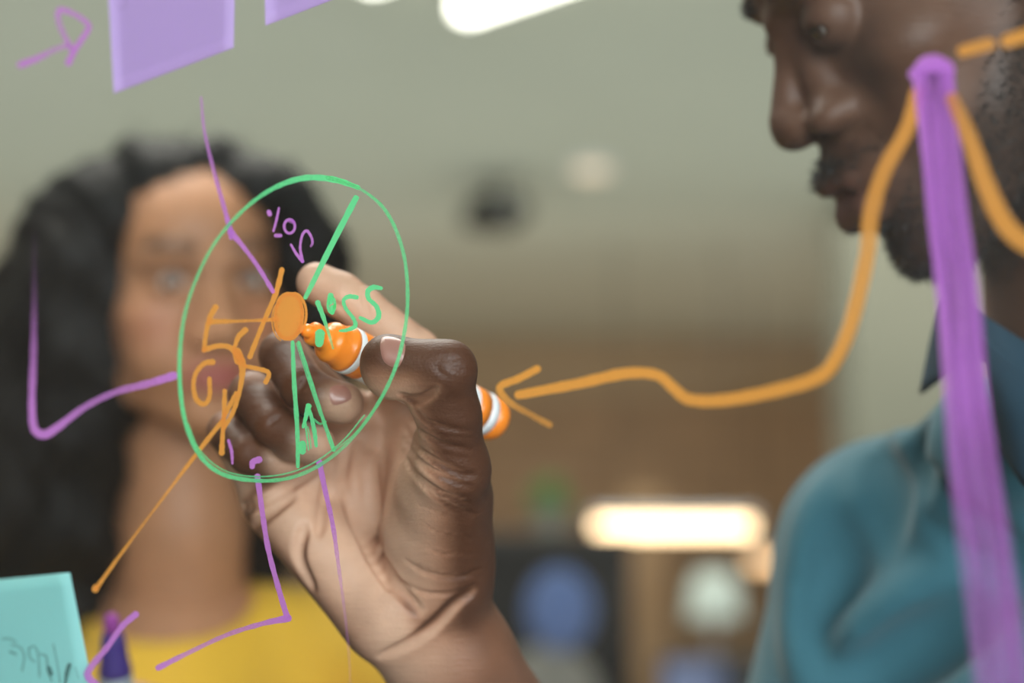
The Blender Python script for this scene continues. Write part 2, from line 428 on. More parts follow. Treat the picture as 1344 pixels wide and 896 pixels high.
# pale lamp shade
q = ony(975, 775, 5.2)
t = empty('desk_lamp', (q[0], 5.95, .75), 'desk lamp with a pale green-white shade between the two monitors', 'lamp')
MB().lathe((q[0], 5.95, .75), (q[0], 5.95, 1), [(0, .08), (.015, .08), (.02, .02)]).build('base', m_metal, t)
MB().tube([(q[0], 5.95, .76), (q[0], 5.95, q[2])], .008).build('pole', m_metal, t)
MB().lathe((q[0], 5.95, q[2]-.08), (q[0], 5.95, q[2]+.08), [(0, .10), (.1, .085), (.16, .06)]).build('shade', simple('pale_shade', srgb(190, 205, 200), .8), t)
# potted plant on the cabinet
q = ony(722, 655, 6.4); zp = 1.64
t = empty('potted_plant', (q[0], 6.4, zp), 'bushy green potted plant on top of the dark cabinet', 'plant')
MB().lathe((q[0], 6.4, zp), (q[0], 6.4, 2), [(0, .05), (.10, .065), (.105, .06)]).build('pot', simple('grey_pot', srgb(110, 112, 104), .7), t)
lf = MB()
for i in range(70):
    an = random.uniform(0, math.tau); el = random.uniform(.1, 1.4); L = random.uniform(.08, .15)
    c = np.array([q[0], 6.4, zp+.09]); d = np.array([math.cos(an)*math.cos(el), math.sin(an)*math.cos(el), math.sin(el)])
    s_ = np.cross(d, [0, 0, 1]); s_ /= np.linalg.norm(s_); n = len(lf.V)
    P = [c+d*L*.3, c+d*L*.6+s_*.02, c+d*L*1.0+[0, 0, -.01], c+d*L*.6-s_*.02, c+d*L*.62+[0, 0, .008]]
    lf.V += [tuple(x) for x in P]; lf.F += [[n, n+1, n+4], [n+1, n+2, n+4], [n+2, n+3, n+4], [n+3, n, n+4]]
o = lf.build('foliage', simple('leaf_green', srgb(70, 125, 60), .6), t); o['kind'] = 'stuff'

#%% ================================================================== GLASS
m, nt, p = newmat('clear_glass'); L = nt.links
nt.nodes.remove(p); out = nt.nodes['Material Output']
tr = nt.nodes.new('ShaderNodeBsdfTransparent'); tr.inputs[0].default_value = (.985, .995, .99, 1)
gl = nt.nodes.new('ShaderNodeBsdfGlossy'); gl.inputs['Roughness'].default_value = 0.02
lw = nt.nodes.new('ShaderNodeLayerWeight'); lw.inputs[0].default_value = 0.5
fp = nt.nodes.new('ShaderNodeMath'); fp.operation = 'POWER'; fp.inputs[1].default_value = 5.0; L.new(lw.outputs['Facing'], fp.inputs[0])
fz = nt.nodes.new('ShaderNodeMath'); fz.operation = 'MULTIPLY_ADD'; fz.inputs[1].default_value = .96; fz.inputs[2].default_value = .03; L.new(fp.outputs[0], fz.inputs[0])
mx = nt.nodes.new('ShaderNodeMixShader'); L.new(fz.outputs[0], mx.inputs[0]); L.new(tr.outputs[0], mx.inputs[1]); L.new(gl.outputs[0], mx.inputs[2])
# faint finger smears on the far face
tc = nt.nodes.new('ShaderNodeTexCoord'); nz = nt.nodes.new('ShaderNodeTexNoise'); nz.inputs['Scale'].default_value = 7; nz.inputs['Detail'].default_value = 6; nz.inputs['Distortion'].default_value = 1.0
L.new(tc.outputs['Object'], nz.inputs['Vector'])
mr = nt.nodes.new('ShaderNodeMapRange'); mr.inputs['From Min'].default_value = .45; mr.inputs['From Max'].default_value = .85; mr.inputs['To Min'].default_value = .005; mr.inputs['To Max'].default_value = .035
L.new(nz.outputs['Fac'], mr.inputs['Value'])
df = nt.nodes.new('ShaderNodeBsdfTranslucent'); df.inputs[0].default_value = (.8, .8, .8, 1)
dd = nt.nodes.new('ShaderNodeBsdfDiffuse'); dd.inputs[0].default_value = (.8, .8, .8, 1)
ads = nt.nodes.new('ShaderNodeMixShader'); L.new(df.outputs[0], ads.inputs[1]); L.new(dd.outputs[0], ads.inputs[2])
m2 = nt.nodes.new('ShaderNodeMixShader'); L.new(mr.outputs[0], m2.inputs[0]); L.new(mx.outputs[0], m2.inputs[1]); L.new(ads.outputs[0], m2.inputs[2]); L.new(m2.outputs[0], out.inputs[0])
m_glass = m
GTH = 0.008
g0 = GP.copy(); g0[2] = 0
gl_org = g0
glass = empty('glass_panel', gl_org, 'clear upright glass panel covered with marker drawings and sticky notes', 'glass panel')
sa, sb = -1.15, 0.98
V = []
for off in (-GTH-.0004, -.0004):
    for s_, z in ((sa, .04), (sb, .04), (sb, 2.5), (sa, 2.5)): 
        q = g0+GD*s_+GN*off; V.append((q[0], q[1], z))
mesh('pane', V, [(0, 1, 2, 3), (7, 6, 5, 4), (0, 4, 5, 1), (1, 5, 6, 2), (2, 6, 7, 3), (3, 7, 4, 0)], m_glass, glass, smooth=False)
rb = MB()
for z in (.02, 2.52): 
    q = g0+GD*(sa+sb)/2-GN*GTH/2; MB().box((q[0], q[1], z), (sb-sa, .05, .04), -TH).build('rail', m_metal, glass)

def inkmat(name, col, base_alpha=0.92):
    m, nt, p = newmat(name); L = nt.links; nt.nodes.remove(p); out = nt.nodes['Material Output']
    d = nt.nodes.new('ShaderNodeBsdfDiffuse'); t = nt.nodes.new('ShaderNodeBsdfTranslucent')
    for n_ in (d, t): n_.inputs[0].default_value = col
    mx = nt.nodes.new('ShaderNodeMixShader'); mx.inputs[0].default_value = .4; L.new(d.outputs[0], mx.inputs[1]); L.new(t.outputs[0], mx.inputs[2])
    a = nt.nodes.new('ShaderNodeAttribute'); a.attribute_name = 'Col'
    sp = nt.nodes.new('ShaderNodeSeparateColor'); L.new(a.outputs['Color'], sp.inputs[0])   # R = opacity, G = along, B = across
    cmb = nt.nodes.new('ShaderNodeCombineXYZ'); L.new(sp.outputs[1], cmb.inputs[0]); L.new(sp.outputs[2], cmb.inputs[1])
    mp = nt.nodes.new('ShaderNodeMapping'); mp.inputs['Scale'].default_value = (6.0, 7.0, 1); L.new(cmb.outputs[0], mp.inputs[0])
    nz = nt.nodes.new('ShaderNodeTexNoise'); nz.inputs['Scale'].default_value = 1.0; nz.inputs['Detail'].default_value = 5; L.new(mp.outputs[0], nz.inputs['Vector'])
    mr = nt.nodes.new('ShaderNodeMapRange'); mr.inputs['From Min'].default_value = .3; mr.inputs['From Max'].default_value = .75; mr.inputs['To Min'].default_value = 1.0; mr.inputs['To Max'].default_value = .55
    L.new(nz.outputs['Fac'], mr.inputs['Value'])
    mu = nt.nodes.new('ShaderNodeMath'); mu.operation = 'MULTIPLY'; L.new(sp.outputs[0], mu.inputs[0]); L.new(mr.outputs[0], mu.inputs[1])
    pw = nt.nodes.new('ShaderNodeMath'); pw.operation = 'ADD'; pw.use_clamp = True; L.new(mu.outputs[0], pw.inputs[0])
    q2 = nt.nodes.new('ShaderNodeMath'); q2.operation = 'MULTIPLY_ADD'; q2.inputs[1].default_value = .35; q2.inputs[2].default_value = -.05
    L.new(sp.outputs[0], q2.inputs[0]); L.new(q2.outputs[0], pw.inputs[1])
    tp = nt.nodes.new('ShaderNodeBsdfTransparent'); m2 = nt.nodes.new('ShaderNodeMixShader')
    L.new(pw.outputs[0], m2.inputs[0]); L.new(tp.outputs[0], m2.inputs[1]); L.new(mx.outputs[0], m2.inputs[2]); L.new(m2.outputs[0], out.inputs[0])
    return m
INK = {'g': inkmat('green_ink', (.20, .95, .42, 1)), 'o': inkmat('orange_ink', (1.0, .44, .09, 1)), 'p': inkmat('violet_ink', (.72, .28, .86, 1)), 'k': inkmat('black_ink', (.03, .06, .06, 1))}
_lay = [0]
def strokes(name, ink, lst, parent=None, label=None, proj=None, n=7):
    """lst of (points [(x, y)], width or [widths], opacity or [opacities])"""
    V = []; F = []; C = []
    pj = proj or (lambda x, y, o: onglass(x, y, o))
    for pts, wd, op in lst:
        _lay[0] += 1; off = .00006+.000012*(_lay[0] % 40)
        m_ = len(pts); W = wd if hasattr(wd, '__len__') else [wd]*m_; O = op if hasattr(op, '__len__') else [op]*m_
        W = np.interp(np.linspace(0, 1, m_), np.linspace(0, 1, len(W)), W); O = np.interp(np.linspace(0, 1, m_), np.linspace(0, 1, len(O)), O)
        S = spline([(x, y, a_, b_) for (x, y), a_, b_ in zip(pts, W, O)], n)
        S = np.array(S); D = np.gradient(S[:, :2], axis=0); D /= np.maximum(np.linalg.norm(D, axis=1, keepdims=True), 1e-6)
        # round ends
        pre = []; post = []
        for ang in np.linspace(75, 15, 4):
            c, s_ = math.cos(math.radians(ang)), math.sin(math.radians(ang))
            pre.append((*(S[0, :2]-D[0]*S[0, 2]/2*s_), S[0, 2]*c, S[0, 3], *D[0])); post.append((*(S[-1, :2]+D[-1]*S[-1, 2]/2*s_), S[-1, 2]*c, S[-1, 3], *D[-1]))
        A = np.array(pre+[(*s_, *d_) for s_, d_ in zip(S, D)]+post[::-1])
        al = np.concatenate([[0], np.cumsum(np.linalg.norm(np.diff(A[:, :2], axis=0), axis=1))])/30+_lay[0]*3.7
        n0 = len(V)
        for j, r in enumerate(A):
            nx, ny = -r[5], r[4]
            jf = min(1, 7/max(r[2], 1)); jit = 1+jf*(.07*math.sin(j*1.7+_lay[0])+.04*random.uniform(-1, 1))
            for k in (-1, -.5, 0, .5, 1):
                V.append(pj(r[0]+nx*k*r[2]/2*jit, r[1]+ny*k*r[2]/2*jit, off)); C.append((max(0, r[3])*(1.0 if abs(k) < 1 else .85), al[j], (k+1)/2*r[2]/10))
            if j:
                for k in range(4):
                    b = n0+(j-1)*5+k; F.append((b, b+1, b+6, b+5))
    o = mesh(name, V, F, INK[ink], parent, smooth=False, col=np.array(C)[:, :3])
    if label: o['label'] = label
    return o

def ellipse(cx, cy, rx, ry, a0, a1, n=24, rot=0):
    out = []
    for i in range(n+1):
        t = math.radians(a0+(a1-a0)*i/n); x = rx*math.cos(t); y = ry*math.sin(t)
        out.append((cx+x*math.cos(rot)-y*math.sin(rot), cy+x*math.sin(rot)+y*math.cos(rot)))
    return out
# pie chart circle (traced pen path)
circ = [(470, 246), (440, 236), (405, 233), (372, 241), (338, 260), (305, 290), (278, 325), (256, 370), (242, 415), (236, 465), (237, 515), (245, 560), (262, 597), (290, 621), (330, 630), (370, 629), (405, 618), (440, 596), (470, 566), (497, 528), (518, 485), (530, 440), (535, 395), (532, 345), (521, 305), (505, 275), (485, 256), (462, 243), (430, 233)]
strokes('drawn_circle', 'g', [(circ, [6, 8, 8, 7, 5.5, 5, 5, 5, 6, 6, 6, 6, 6, 6, 5, 5, 5, 4.5, 5, 5, 5, 5, 5, 5, 5, 4, 4, 5], [1, 1, .9, .8, .7, .6, .6, .6, .75, .85, .85, .85, .8, .75, .7, .6, .6, .7, .8, .75, .7, .7, .6, .6, .5, .6]),
    ([(247, 556), (262, 590), (292, 616), (330, 625), (372, 622), (410, 608), (448, 580), (478, 545)], 2.2, .65), ([(440, 590), (475, 560), (505, 515)], 2, .6), ([(478, 250), (500, 268), (520, 300)], 1.8, .5)], glass, 'green circle of the pie chart')
strokes('drawn_line', 'g', [([(467, 260), (437, 318), (401, 390)], [8, 8, 6], [1, 1, .9])], glass, 'green spoke running to the upper right of the circle')
strokes('drawn_line.001', 'g', [([(384, 449), (386, 500), (390, 560), (391, 612)], [5, 6, 6, 5], [1, .9, .9, .9])], glass, 'green spoke running straight down')
strokes('drawn_line.002', 'g', [([(392, 449), (408, 500), (424, 550), (438, 590)], [4, 5, 5, 6], [.9, .85, .8, .9]), ([(389, 450), (404, 498), (420, 545)], 1.6, .7)], glass, 'green spoke running down to the right')
strokes('drawn_number', 'g', [([(500, 378), (490, 377), (483, 382), (484, 392), (494, 402), (497, 415), (488, 423), (473, 417)], [5, 7, 7, 6, 6, 7, 6, 5], 1),
    ([(468, 390), (458, 389), (451, 394), (454, 405), (464, 418), (466, 428), (455, 433), (446, 434)], [6, 6, 5, 5, 5, 6, 5, 3], .95),
    (ellipse(435, 400, 4.5, 10, 0, 380, 12), 4, .9), ([(434, 388), (433, 396)], 8, 1), ([(436, 403), (436, 410)], 6, .9),
    ([(417, 397), (424, 415), (431, 436), (437, 457)], [7, 6, 4, 3], [1, .9, .7, .5]), ([(420, 438), (419, 450)], [13, 11], 1)], glass, 'mirrored green handwriting reading 55%')
strokes('drawn_number.001', 'g', [([(405, 533), (402, 545), (398, 560)], [8, 6, 4], 1), ([(404, 531), (409, 548), (413, 568), (415, 585)], [4, 5, 6, 4], .95), ([(400, 548), (402, 565), (405, 590)], [3, 3, 2], .8),
    ([(412, 550), (420, 556), (428, 553)], [3, 3, 2], .6), ([(397, 583), (397, 592)], [10, 9], 1), ([(404, 560), (407, 575), (408, 588)], 2, .6)], glass, 'small mirrored green scribbled number')
# orange
strokes('drawn_dot', 'o', [([(380, 400), (379, 415), (378, 431)], [35, 37, 33], 1), (ellipse(379, 415, 18, 29, -120, 230, 18, .1), [4, 5, 4], .9), 
    (ellipse(384, 412, 18, 28, -80, 80, 10), 3.5, .9), (ellipse(374, 420, 17, 28, 110, 235, 10), 2, .8)], glass, 'orange filled dot at the centre of the pie chart')
strokes('drawn_line.003', 'o', [([(370, 354), (362, 385), (345, 425), (328, 468)], [7, 7, 6, 7], 1)], glass, 'short orange slanted stroke left of the dot')
strokes('drawn_line.004', 'o', [([(276, 422), (320, 421), (365, 419)], [8, 4, 6], [1, .75, .95]), ([(283, 403), (275, 418), (270, 440), (268, 459)], [8, 7, 6, 6], 1)], glass, 'orange T shaped stroke left of the dot')
strokes('drawn_number.002', 'o', [([(268, 459), (285, 454), (300, 455), (310, 463), (317, 475), (318, 490), (314, 515), (306, 540), (294, 562)], [7, 7, 7, 9, 11, 8, 6, 6, 5], 1), ([(322, 433), (313, 442), (308, 455)], [8, 7, 5], 1),
    ([(311, 462), (314, 472)], [12, 14], 1), ([(320, 480), (335, 483), (350, 487), (353, 492), (349, 501)], [5, 6, 6, 6, 7], 1),
    ([(279, 475), (268, 477), (257, 490), (254, 507), (258, 524), (268, 530), (275, 520), (275, 497)], [8, 7, 6, 6, 7, 7, 6, 6], .95),
    ([(295, 513), (294, 545), (292, 575), (291, 594)], [6, 6, 6, 8], 1), ([(310, 516), (300, 535), (292, 552)], [6, 6, 5], .95)], glass, 'mirrored orange handwritten number inside the circle')
strokes('drawn_line.005', 'o', [([(292, 552), (262, 590), (200, 672), (160, 725), (127, 771)], [6, 6, 3.5, 4.5, 6], [1, .9, .65, .8, .9]), ([(126, 771), (125, 773)], 9, 1)], glass, 'long thin orange line running down to the lower left')
wig = [(1204, 122), (1190, 170), (1160, 225), (1143, 282), (1138, 335), (1118, 420), (1098, 468), (1075, 494), (1020, 512), (950, 525), (905, 524), (885, 510), (862, 492), (820, 490), (760, 503), (681, 518)]
strokes('drawn_arrow', 'o', [(wig, [19, 20, 21, 22, 21, 20, 19, 19, 18, 17, 16, 15, 14, 15, 14, 12], [.8, .8, .75, .75, .8, .85, .85, .85, .85, .85, .85, .9, .95, .95, .95, .95]),
    ([(705, 484), (680, 497), (656, 508), (668, 527), (695, 543), (721, 557)], [10, 10, 10, 9, 8, 9], [1, .95, .9, .7, .5, .6])], glass, 'orange curved arrow pointing left')
strokes('drawn_line.006', 'o', [([(1250, 130), (1272, 180), (1295, 245), (1320, 295), (1352, 322), (1400, 340)], [18, 22, 25, 26, 26, 26], [.6, .8, .85, .85, .85])], glass, 'orange line over the bearded cheek')
strokes('drawn_line.007', 'o', [([(1264, 67), (1298, 58)], [16, 17], [.8, .75]), ([(1322, 54), (1375, 38)], [18, 20], [.85, .9])], glass, 'dashed orange line at the upper right')
# violet
strokes('drawn_line.008', 'p', [([(264, 128), (268, 170), (280, 222), (295, 275), (303, 305)], [3, 4, 5, 6, 7], [.6, .65, .7, .8, 1]), ([(303, 305), (318, 322), (340, 352), (358, 382)], [9, 6, 6, 6], [1, .9, .85, .95]), ([(303, 300), (303, 312)], 5, .9)], glass, 'violet line from the top of the glass to the orange dot')
strokes('drawn_number.003', 'p', [([(353, 278), (354, 281)], [6, 6], 1), ([(366, 273), (363, 288), (359, 303)], [3, 3.5, 3], .9), ([(362, 309), (368, 309)], [5, 5], .9),
    (ellipse(380, 297, 7, 9, -60, 320, 14), [3.5, 3.5, 4], .9), ([(379, 290), (386, 293)], 3, .5),
    ([(382, 321), (389, 333), (397, 343)], [3, 4, 4.5], .95), ([(397, 343), (394, 325), (397, 308), (403, 303), (409, 312), (410, 319), (408, 323)], [4.5, 3.5, 3.5, 4, 3.5, 3.5, 3], [1, .9, .9, 1, .85, .7, .5])], glass, 'mirrored violet handwriting reading 20%')
strokes('drawn_line.009', 'p', [([(45, 300), (45, 380), (44, 460), (42, 530), (45, 562), (58, 570), (75, 561), (110, 535), (150, 515), (195, 503), (228, 493)], [5, 7, 9, 10, 11, 12, 11, 9, 9, 10, 11], [.05, .15, .55, .85, .9, .95, .9, .7, .65, .8, 1])], glass, 'hooked violet line at the left of the circle')
strokes('drawn_line.010', 'p', [([(338, 625), (344, 670), (352, 720), (365, 770), (377, 810)], [8, 7, 7, 7, 8], .95), ([(378, 811), (345, 818), (300, 832), (250, 855), (208, 876)], [10, 7, 6, 6, 8], [1, .85, .7, .7, 1]), ([(340, 603), (332, 606), (331, 612)], [9, 8, 7], 1)], glass, 'violet angled line over the palm')
strokes('drawn_line.011', 'p', [([(419, 606), (426, 640), (437, 690), (444, 740), (452, 800), (458, 860), (460, 905)], [8, 7, 6, 5, 4, 4, 4], [1, .95, .85, .5, .25, .15, .1])], glass, 'fading violet line down the palm')
strokes('drawn_line.012', 'p', [([(300, 578), (304, 592), (305, 608)], [4, 4.5, 3], .9)], glass, 'tiny violet tick at the little finger')
strokes('drawn_line.013', 'p', [([(178, 806), (160, 822), (140, 850), (118, 877), (116, 888), (128, 900), (140, 906)], [9, 8, 8, 9, 10, 10, 9], [1, .9, .85, .85, .9, .9, .9])], glass, 'violet angled line beside the teal note')
strokes('drawn_arrow.001', 'p', [([(27, 85), (50, 76), (72, 65), (88, 60)], [9, 8, 7, 7], [1, .85, .6, .7]), ([(90, 82), (99, 64), (112, 45), (116, 33), (100, 20), (79, 13), (77, 28), (86, 50), (94, 64)], [9, 8, 8, 8, 7, 8, 7, 7, 8], [1, .9, .85, .8, .75, .9, .7, .7, .8])], glass, 'small violet arrow at the upper left')
big = [(1224, 98), (1232, 180), (1243, 290), (1257, 400), (1266, 500), (1276, 600), (1293, 720), (1308, 830), (1318, 920)]
random.seed(5)
stk = [([(x+o*(.62+.38*k/8)*(-1 if q_ else 1)+random.uniform(-3, 3)+(0 if q_ else 6), y) for k, (x, y) in enumerate(big)], random.uniform(7, 15), [random.uniform(.1, .55)*(1 if n9 < 5 else .75) for n9 in range(9)]) for q_ in (0, 1) for o in (-28, -20, -11, -3, 6, 14, 23)]
strokes('drawn_bar', 'p', stk+[(big, [54, 50, 49, 54, 58, 66, 74, 76, 78], [1, .95, .9, .95, .8, .5, .34, .36, .32]), ([(1200, 97), (1222, 90), (1238, 92)], [16, 28, 30], [.8, 1, 1])], glass, 'broad violet vertical marker bar')
# faint rubbed-out marks
strokes('smudge', 'k', [([(0, 0), (1, 1)], 1, 0)], glass).hide_render = False
bpy.data.objects.remove(bpy.data.objects['smudge'])

#%% sticky notes
def note(name, pts, mat, label, lift=0.0, curl=None):
    """pts: four outline corners in order, a small sheet stuck to the far face"""
    A, B, C_, D = [np.array(p, float) for p in pts]; n = 10; V = []; F = []
    org = onglass(*((A+B+C_+D)/4), .001)
    for side in (0, 1):
        for i in range(n+1):
            for j in range(n+1):
                u, v = i/n, j/n; q = (A*(1-u)+B*u)*(1-v)+(D*(1-u)+C_*u)*v
                l = .0006+(curl(u, v) if curl else 0)
                V.append(onglass(q[0], q[1], 0)+GN*(l+side*.00018))
    N = (n+1)**2
    for i in range(n):
        for j in range(n):
            a = i*(n+1)+j; F.append((a, a+1, a+n+2, a+n+1)); F.append((N+a, N+a+n+1, N+a+n+2, N+a+1))
    for i in range(n):
        for (a, b) in ((i*(n+1), (i+1)*(n+1)), (i*(n+1)+n, (i+1)*(n+1)+n), (i, i+1), (n*(n+1)+i, n*(n+1)+i+1)): F.append((a, b, N+b, N+a))
    return tag(mesh(name, V, F, mat, None, True, origin=org), label, 'sticky note')
def papermat(name, col):
    m, nt, p = newmat(name); L = nt.links; nt.nodes.remove(p)
    d = nt.nodes.new('ShaderNodeBsdfDiffuse'); t = nt.nodes.new('ShaderNodeBsdfTranslucent'); d.inputs[0].default_value = col; t.inputs[0].default_value = col
    tc = nt.nodes.new('ShaderNodeTexCoord'); nz = nt.nodes.new('ShaderNodeTexNoise'); nz.inputs['Scale'].default_value = 60
    L.new(tc.outputs['Object'], nz.inputs['Vector']); b = nt.nodes.new('ShaderNodeBump'); b.inputs['Strength'].default_value = .1; b.inputs['Distance'].default_value = .001; L.new(nz.outputs['Fac'], b.inputs['Height']); L.new(b.outputs[0], d.inputs['Normal'])
    mx = nt.nodes.new('ShaderNodeMixShader'); mx.inputs[0].default_value = .4; L.new(d.outputs[0], mx.inputs[1]); L.new(t.outputs[0], mx.inputs[2]); L.new(mx.outputs[0], nt.nodes['Material Output'].inputs[0]); return m
m_lil = papermat('lilac_paper', (.70, .52, .90, 1)); m_teal = papermat('aqua_paper', (.42, .82, .82, 1))
n1 = note('sticky_note', [(137, -75), (309, -130), (305, 62), (148, 122)], m_lil, 'larger lilac sticky note at the upper left of the glass')
n2 = note('sticky_note.001', [(343, -155), (520, -215), (526, -36), (347, 33)], m_lil, 'lilac sticky note of which only the lower left corner shows')
n3 = note('sticky_note.002', [(-80, 768), (90, 751), (118, 940), (-70, 960)], m_teal, 'pale teal sticky note in the lower left corner', curl=lambda u, v: .004*max(0, u-.5)**2*4*v)
pj = lambda x, y, o: onglass(x, y, 0)+GN*(.0004-.00000)
strokes('handwriting', 'k', [([(2, 838), (12, 838), (20, 842)], 2.5, .3), ([(14, 846), (26, 850), (31, 862), (28, 880)], 2.5, .3), ([(12, 855), (20, 858)], 3, .4), ([(38, 850), (44, 848), (49, 858), (51, 888)], 2.5, .3), ([(37, 850), (38, 862), (44, 868)], 2.5, .3),
    ([(52, 858), (60, 862), (62, 880), (67, 893)], 2.5, .35), ([(63, 876), (66, 884)], 5, .6), ([(69, 845), (74, 870), (78, 896)], 2, .3), ([(90, 872), (87, 882), (84, 900)], [5, 5, 2], .65), ([(98, 875), (102, 890)], 2, .2)], n3, 'faint mirrored black handwriting', proj=pj)
strokes('handwriting', 'k', [([(152, 4), (156, 12), (163, 8), (166, 2)], 3, .10)], n1, 'faint mirrored mark', proj=pj)

#%% ================================================================== MARKER PENS
def marker(nib, tail, R, cols, label, name='marker_pen'):
    nib = np.array(nib, float); tail = np.array(tail, float); L_ = np.linalg.norm(tail-nib); org = (nib+tail)/2
    t = empty(name, org, label, 'marker pen'); mb, mw, mo = cols
    P = lambda pr: MB().lathe(nib, tail, pr, 40)
    s = R/.0095
    P([(0, .0014*s), (.0015, .0027*s), (.006, .0030*s)]).build('nib', mo, t, True)
    P([(.004, .0040*s), (.0048, .0047*s), (.0065, .0049*s), (.0085, .0046*s), (.0115, .0047*s), (.012, .0060*s), (.0130, .0076*s), (.0145, .0084*s), (.0152, .0086*s), (.0160, .0085*s), (.0205, .0087*s), (.0212, .0094*s), (.0222, .0097*s), (.0238, .0097*s)]).build('front_section', mo, t, True)
    P([(.0236, .0097*s), (.0239, .0099*s), (.0264, .0099*s), (.0267, .0097*s)]).build('ring', mw, t, True)
    P([(.0264, .0096*s), (.0268, .0098*s), (.0318, .0098*s), (.0322, .0097*s)]).build('band', mo, t, True)
    P([(.0316, .0095*s), (.032, .0097*s), (L_-.0205, .0101*s), (L_-.020, .0100*s)]).build('barrel', mw, t, True)
    P([(L_-.0205, .0102*s), (L_-.0135, .0102*s)]).build('tail_band', mo, t, True)
    P([(L_-.0137, .0101*s), (L_-.0085, .0101*s)]).build('tail_ring', mw, t, True)
    P([(L_-.0087, .0102*s), (L_-.003, .0099*s), (L_-.001, .0088*s), (L_, .006*s)]).build('tail_cap', mo, t, True)
    return t
m_orp = simple('orange_plastic', (1.0, .27, .02, 1), .28, var=.02); m_whp = simple('white_plastic', (.90, .93, .96, 1), .3, var=.01)
NIB = onglass(397, 431, .0014); TAIL = at(653, 553, .755)
marker(NIB, TAIL, .0095, (None, m_whp, m_orp), 'orange and white marker pen held in the hand touching the glass')

#%% ================================================================== THE HAND (man, right)
SK_D = np.array(srgb(84, 50, 32)[:3]); SK_P = np.array(srgb(202, 162, 136)[:3]); SK_M = np.array(srgb(160, 108, 80)[:3])
h = .0011
lo = np.min([at(255, 320, .70), at(255, 1000, .70), at(255, 320, .84), at(255, 1000, .84), at(760, 1000, .84), at(760, 1000, .64), at(255, 320, .64)], 0)-.004
hi = np.max([at(760, 320, .84), at(760, 320, .64), at(760, 1000, .84), at(760, 1000, .64)], 0)+.004
hi[1] = min(hi[1], at(600, 640, .84)[1])
H = Field(lo, hi, h)
WR = at(588, 850, .742); ELB = at(1010, 1350, .88)
MC = {'i': at(530, 505, .762), 'm': at(462, 550, .767), 'r': at(398, 603, .765), 'l': at(352, 655, .755)}
CB = {'i': at(585, 740, .742), 'm': at(562, 765, .745), 'r': at(540, 785, .745), 'l': at(518, 800, .742)}
bones = []    # (a, b, r, dorsal direction, kind)
FWD = FW; R_ = RT; U_ = UP
# palm
for kk, r0, r1 in (('i', .012, .0125), ('m', .0125, .0125), ('r', .0125, .012), ('l', .012, .0115)):
    H.cap(CB[kk], MC[kk], r0, r1, .012); bones.append((CB[kk], MC[kk], .012, FWD))
H.cap(at(368, 668, .742), at(505, 806, .733), .0135, .0195, .012); bones.append((at(368, 668, .742), at(505, 806, .733), .016, FWD*.8-R_*.6))
H.cap(at(385, 640, .748), at(470, 575, .752), .009, .008, .010)                    # pad under the fingers
H.cap(at(562, 565, .745), at(562, 700, .728), .013, .021, .012)                  # web / thenar
H.cap(at(575, 640, .712), at(592, 765, .726), .0185, .017, .010)
bones.append((at(575, 640, .712), at(592, 765, .726), .018, R_*.95+U_*.1))
# wrist and forearm
def hanging_arm(elb, front, side, colr, r=.034):
    """bare forearm and relaxed hand hanging below the elbow; side = direction away from the body"""
    dn = np.array([0, 0, -1.]); wr = elb+dn*.235+front*.06
    f = Field(np.minimum(elb, wr)-np.array([.09, .09, .23]), np.maximum(elb, wr)+.09, .0035)
    f.cap(elb+np.array([0, 0, .05]), elb, r, r, .01); f.cap(elb, lerp(elb, wr, .4), r, r*.95, .01); f.cap(lerp(elb, wr, .4), wr, r*.95, r*.68, .01)
    pm = wr+dn*.05+front*.012; f.cap(wr, pm, r*.62, r*.6, .012); f.ell(pm, (.026, .036, .045), .012)
    for i, l in enumerate((1.0, 1.08, 1.0, .82)):
        b0 = pm+front*(.027-.018*i)+dn*.034; b1 = b0+dn*.030*l-side*.004; b2 = b1+dn*.022*l-side*.012; b3 = b2+dn*.014*l-side*.014
        f.cap(b0, b1, .0088, .0082, .003); f.cap(b1, b2, .0082, .0076, .002); f.cap(b2, b3, .0076, .0068, .002)
    t0 = wr+front*.018+dn*.02; t1 = t0+front*.026+dn*.028-side*.006; t2 = t1+front*.006+dn*.030-side*.008
    f.cap(t0, t1, .013, .0100, .006); f.cap(t1, t2, .0100, .0082, .002)
    v, q = f.nets(); return v, q, np.tile(np.array(colr, float)[:3], (len(v), 1))
def lerp(a, b, t): return a+(b-a)*t
H.cap(at(562, 790, .737), at(600, 862, .742), .0215, .0215, .016); H.cap(at(530, 800, .738), at(583, 866, .744), .020, .021, .014)
f1 = at(655, 960, .765); H.cap(at(603, 862, .743), at(668, 975, .768), .0225, .027, .012); H.cap(at(580, 870, .745), at(635, 985, .768), .022, .027, .012)
bones.append((at(590, 850, .740), at(655, 975, .765), .025, R_*.9+FWD*.3))
# thumb: IP bends the tip to the left
TM = at(594, 616, .690); TI = at(586, 487, .668); TT = at(508, 472, .6705)
H.cap(at(592, 735, .722), TM, .0165, .0145, .010); bones.append((at(592, 735, .72), TM, .015, R_*.9-FWD*.1))
H.cap(TM, lerp(TM, TI, .55), .0142, .0122, .006); H.cap(lerp(TM, TI, .55), TI, .0122, .0106, .004); bones.append((TM, TI, .012, R_*.8-FWD*.6))
H.ell(TI+R_*.0008+U_*.0015, (.0105, .0105, .0105), .004)
H.ell(at(572, 520, .674), (.0115, .0095, .0115), .005)
H.cap(TI, lerp(TI, TT, .35), .0102, .0098, .004); H.cap(lerp(TI, TT, .3), TT, .0100, .0098, .004)
H.ell(at(515, 486, .673), (.0115, .009, .0118), .006)
bones.append((TI, TT, .010, U_*.9-FWD*.35))
# webbing under thumb bend
H.cap(at(580, 580, .703), at(588, 650, .705), .012, .016, .008)
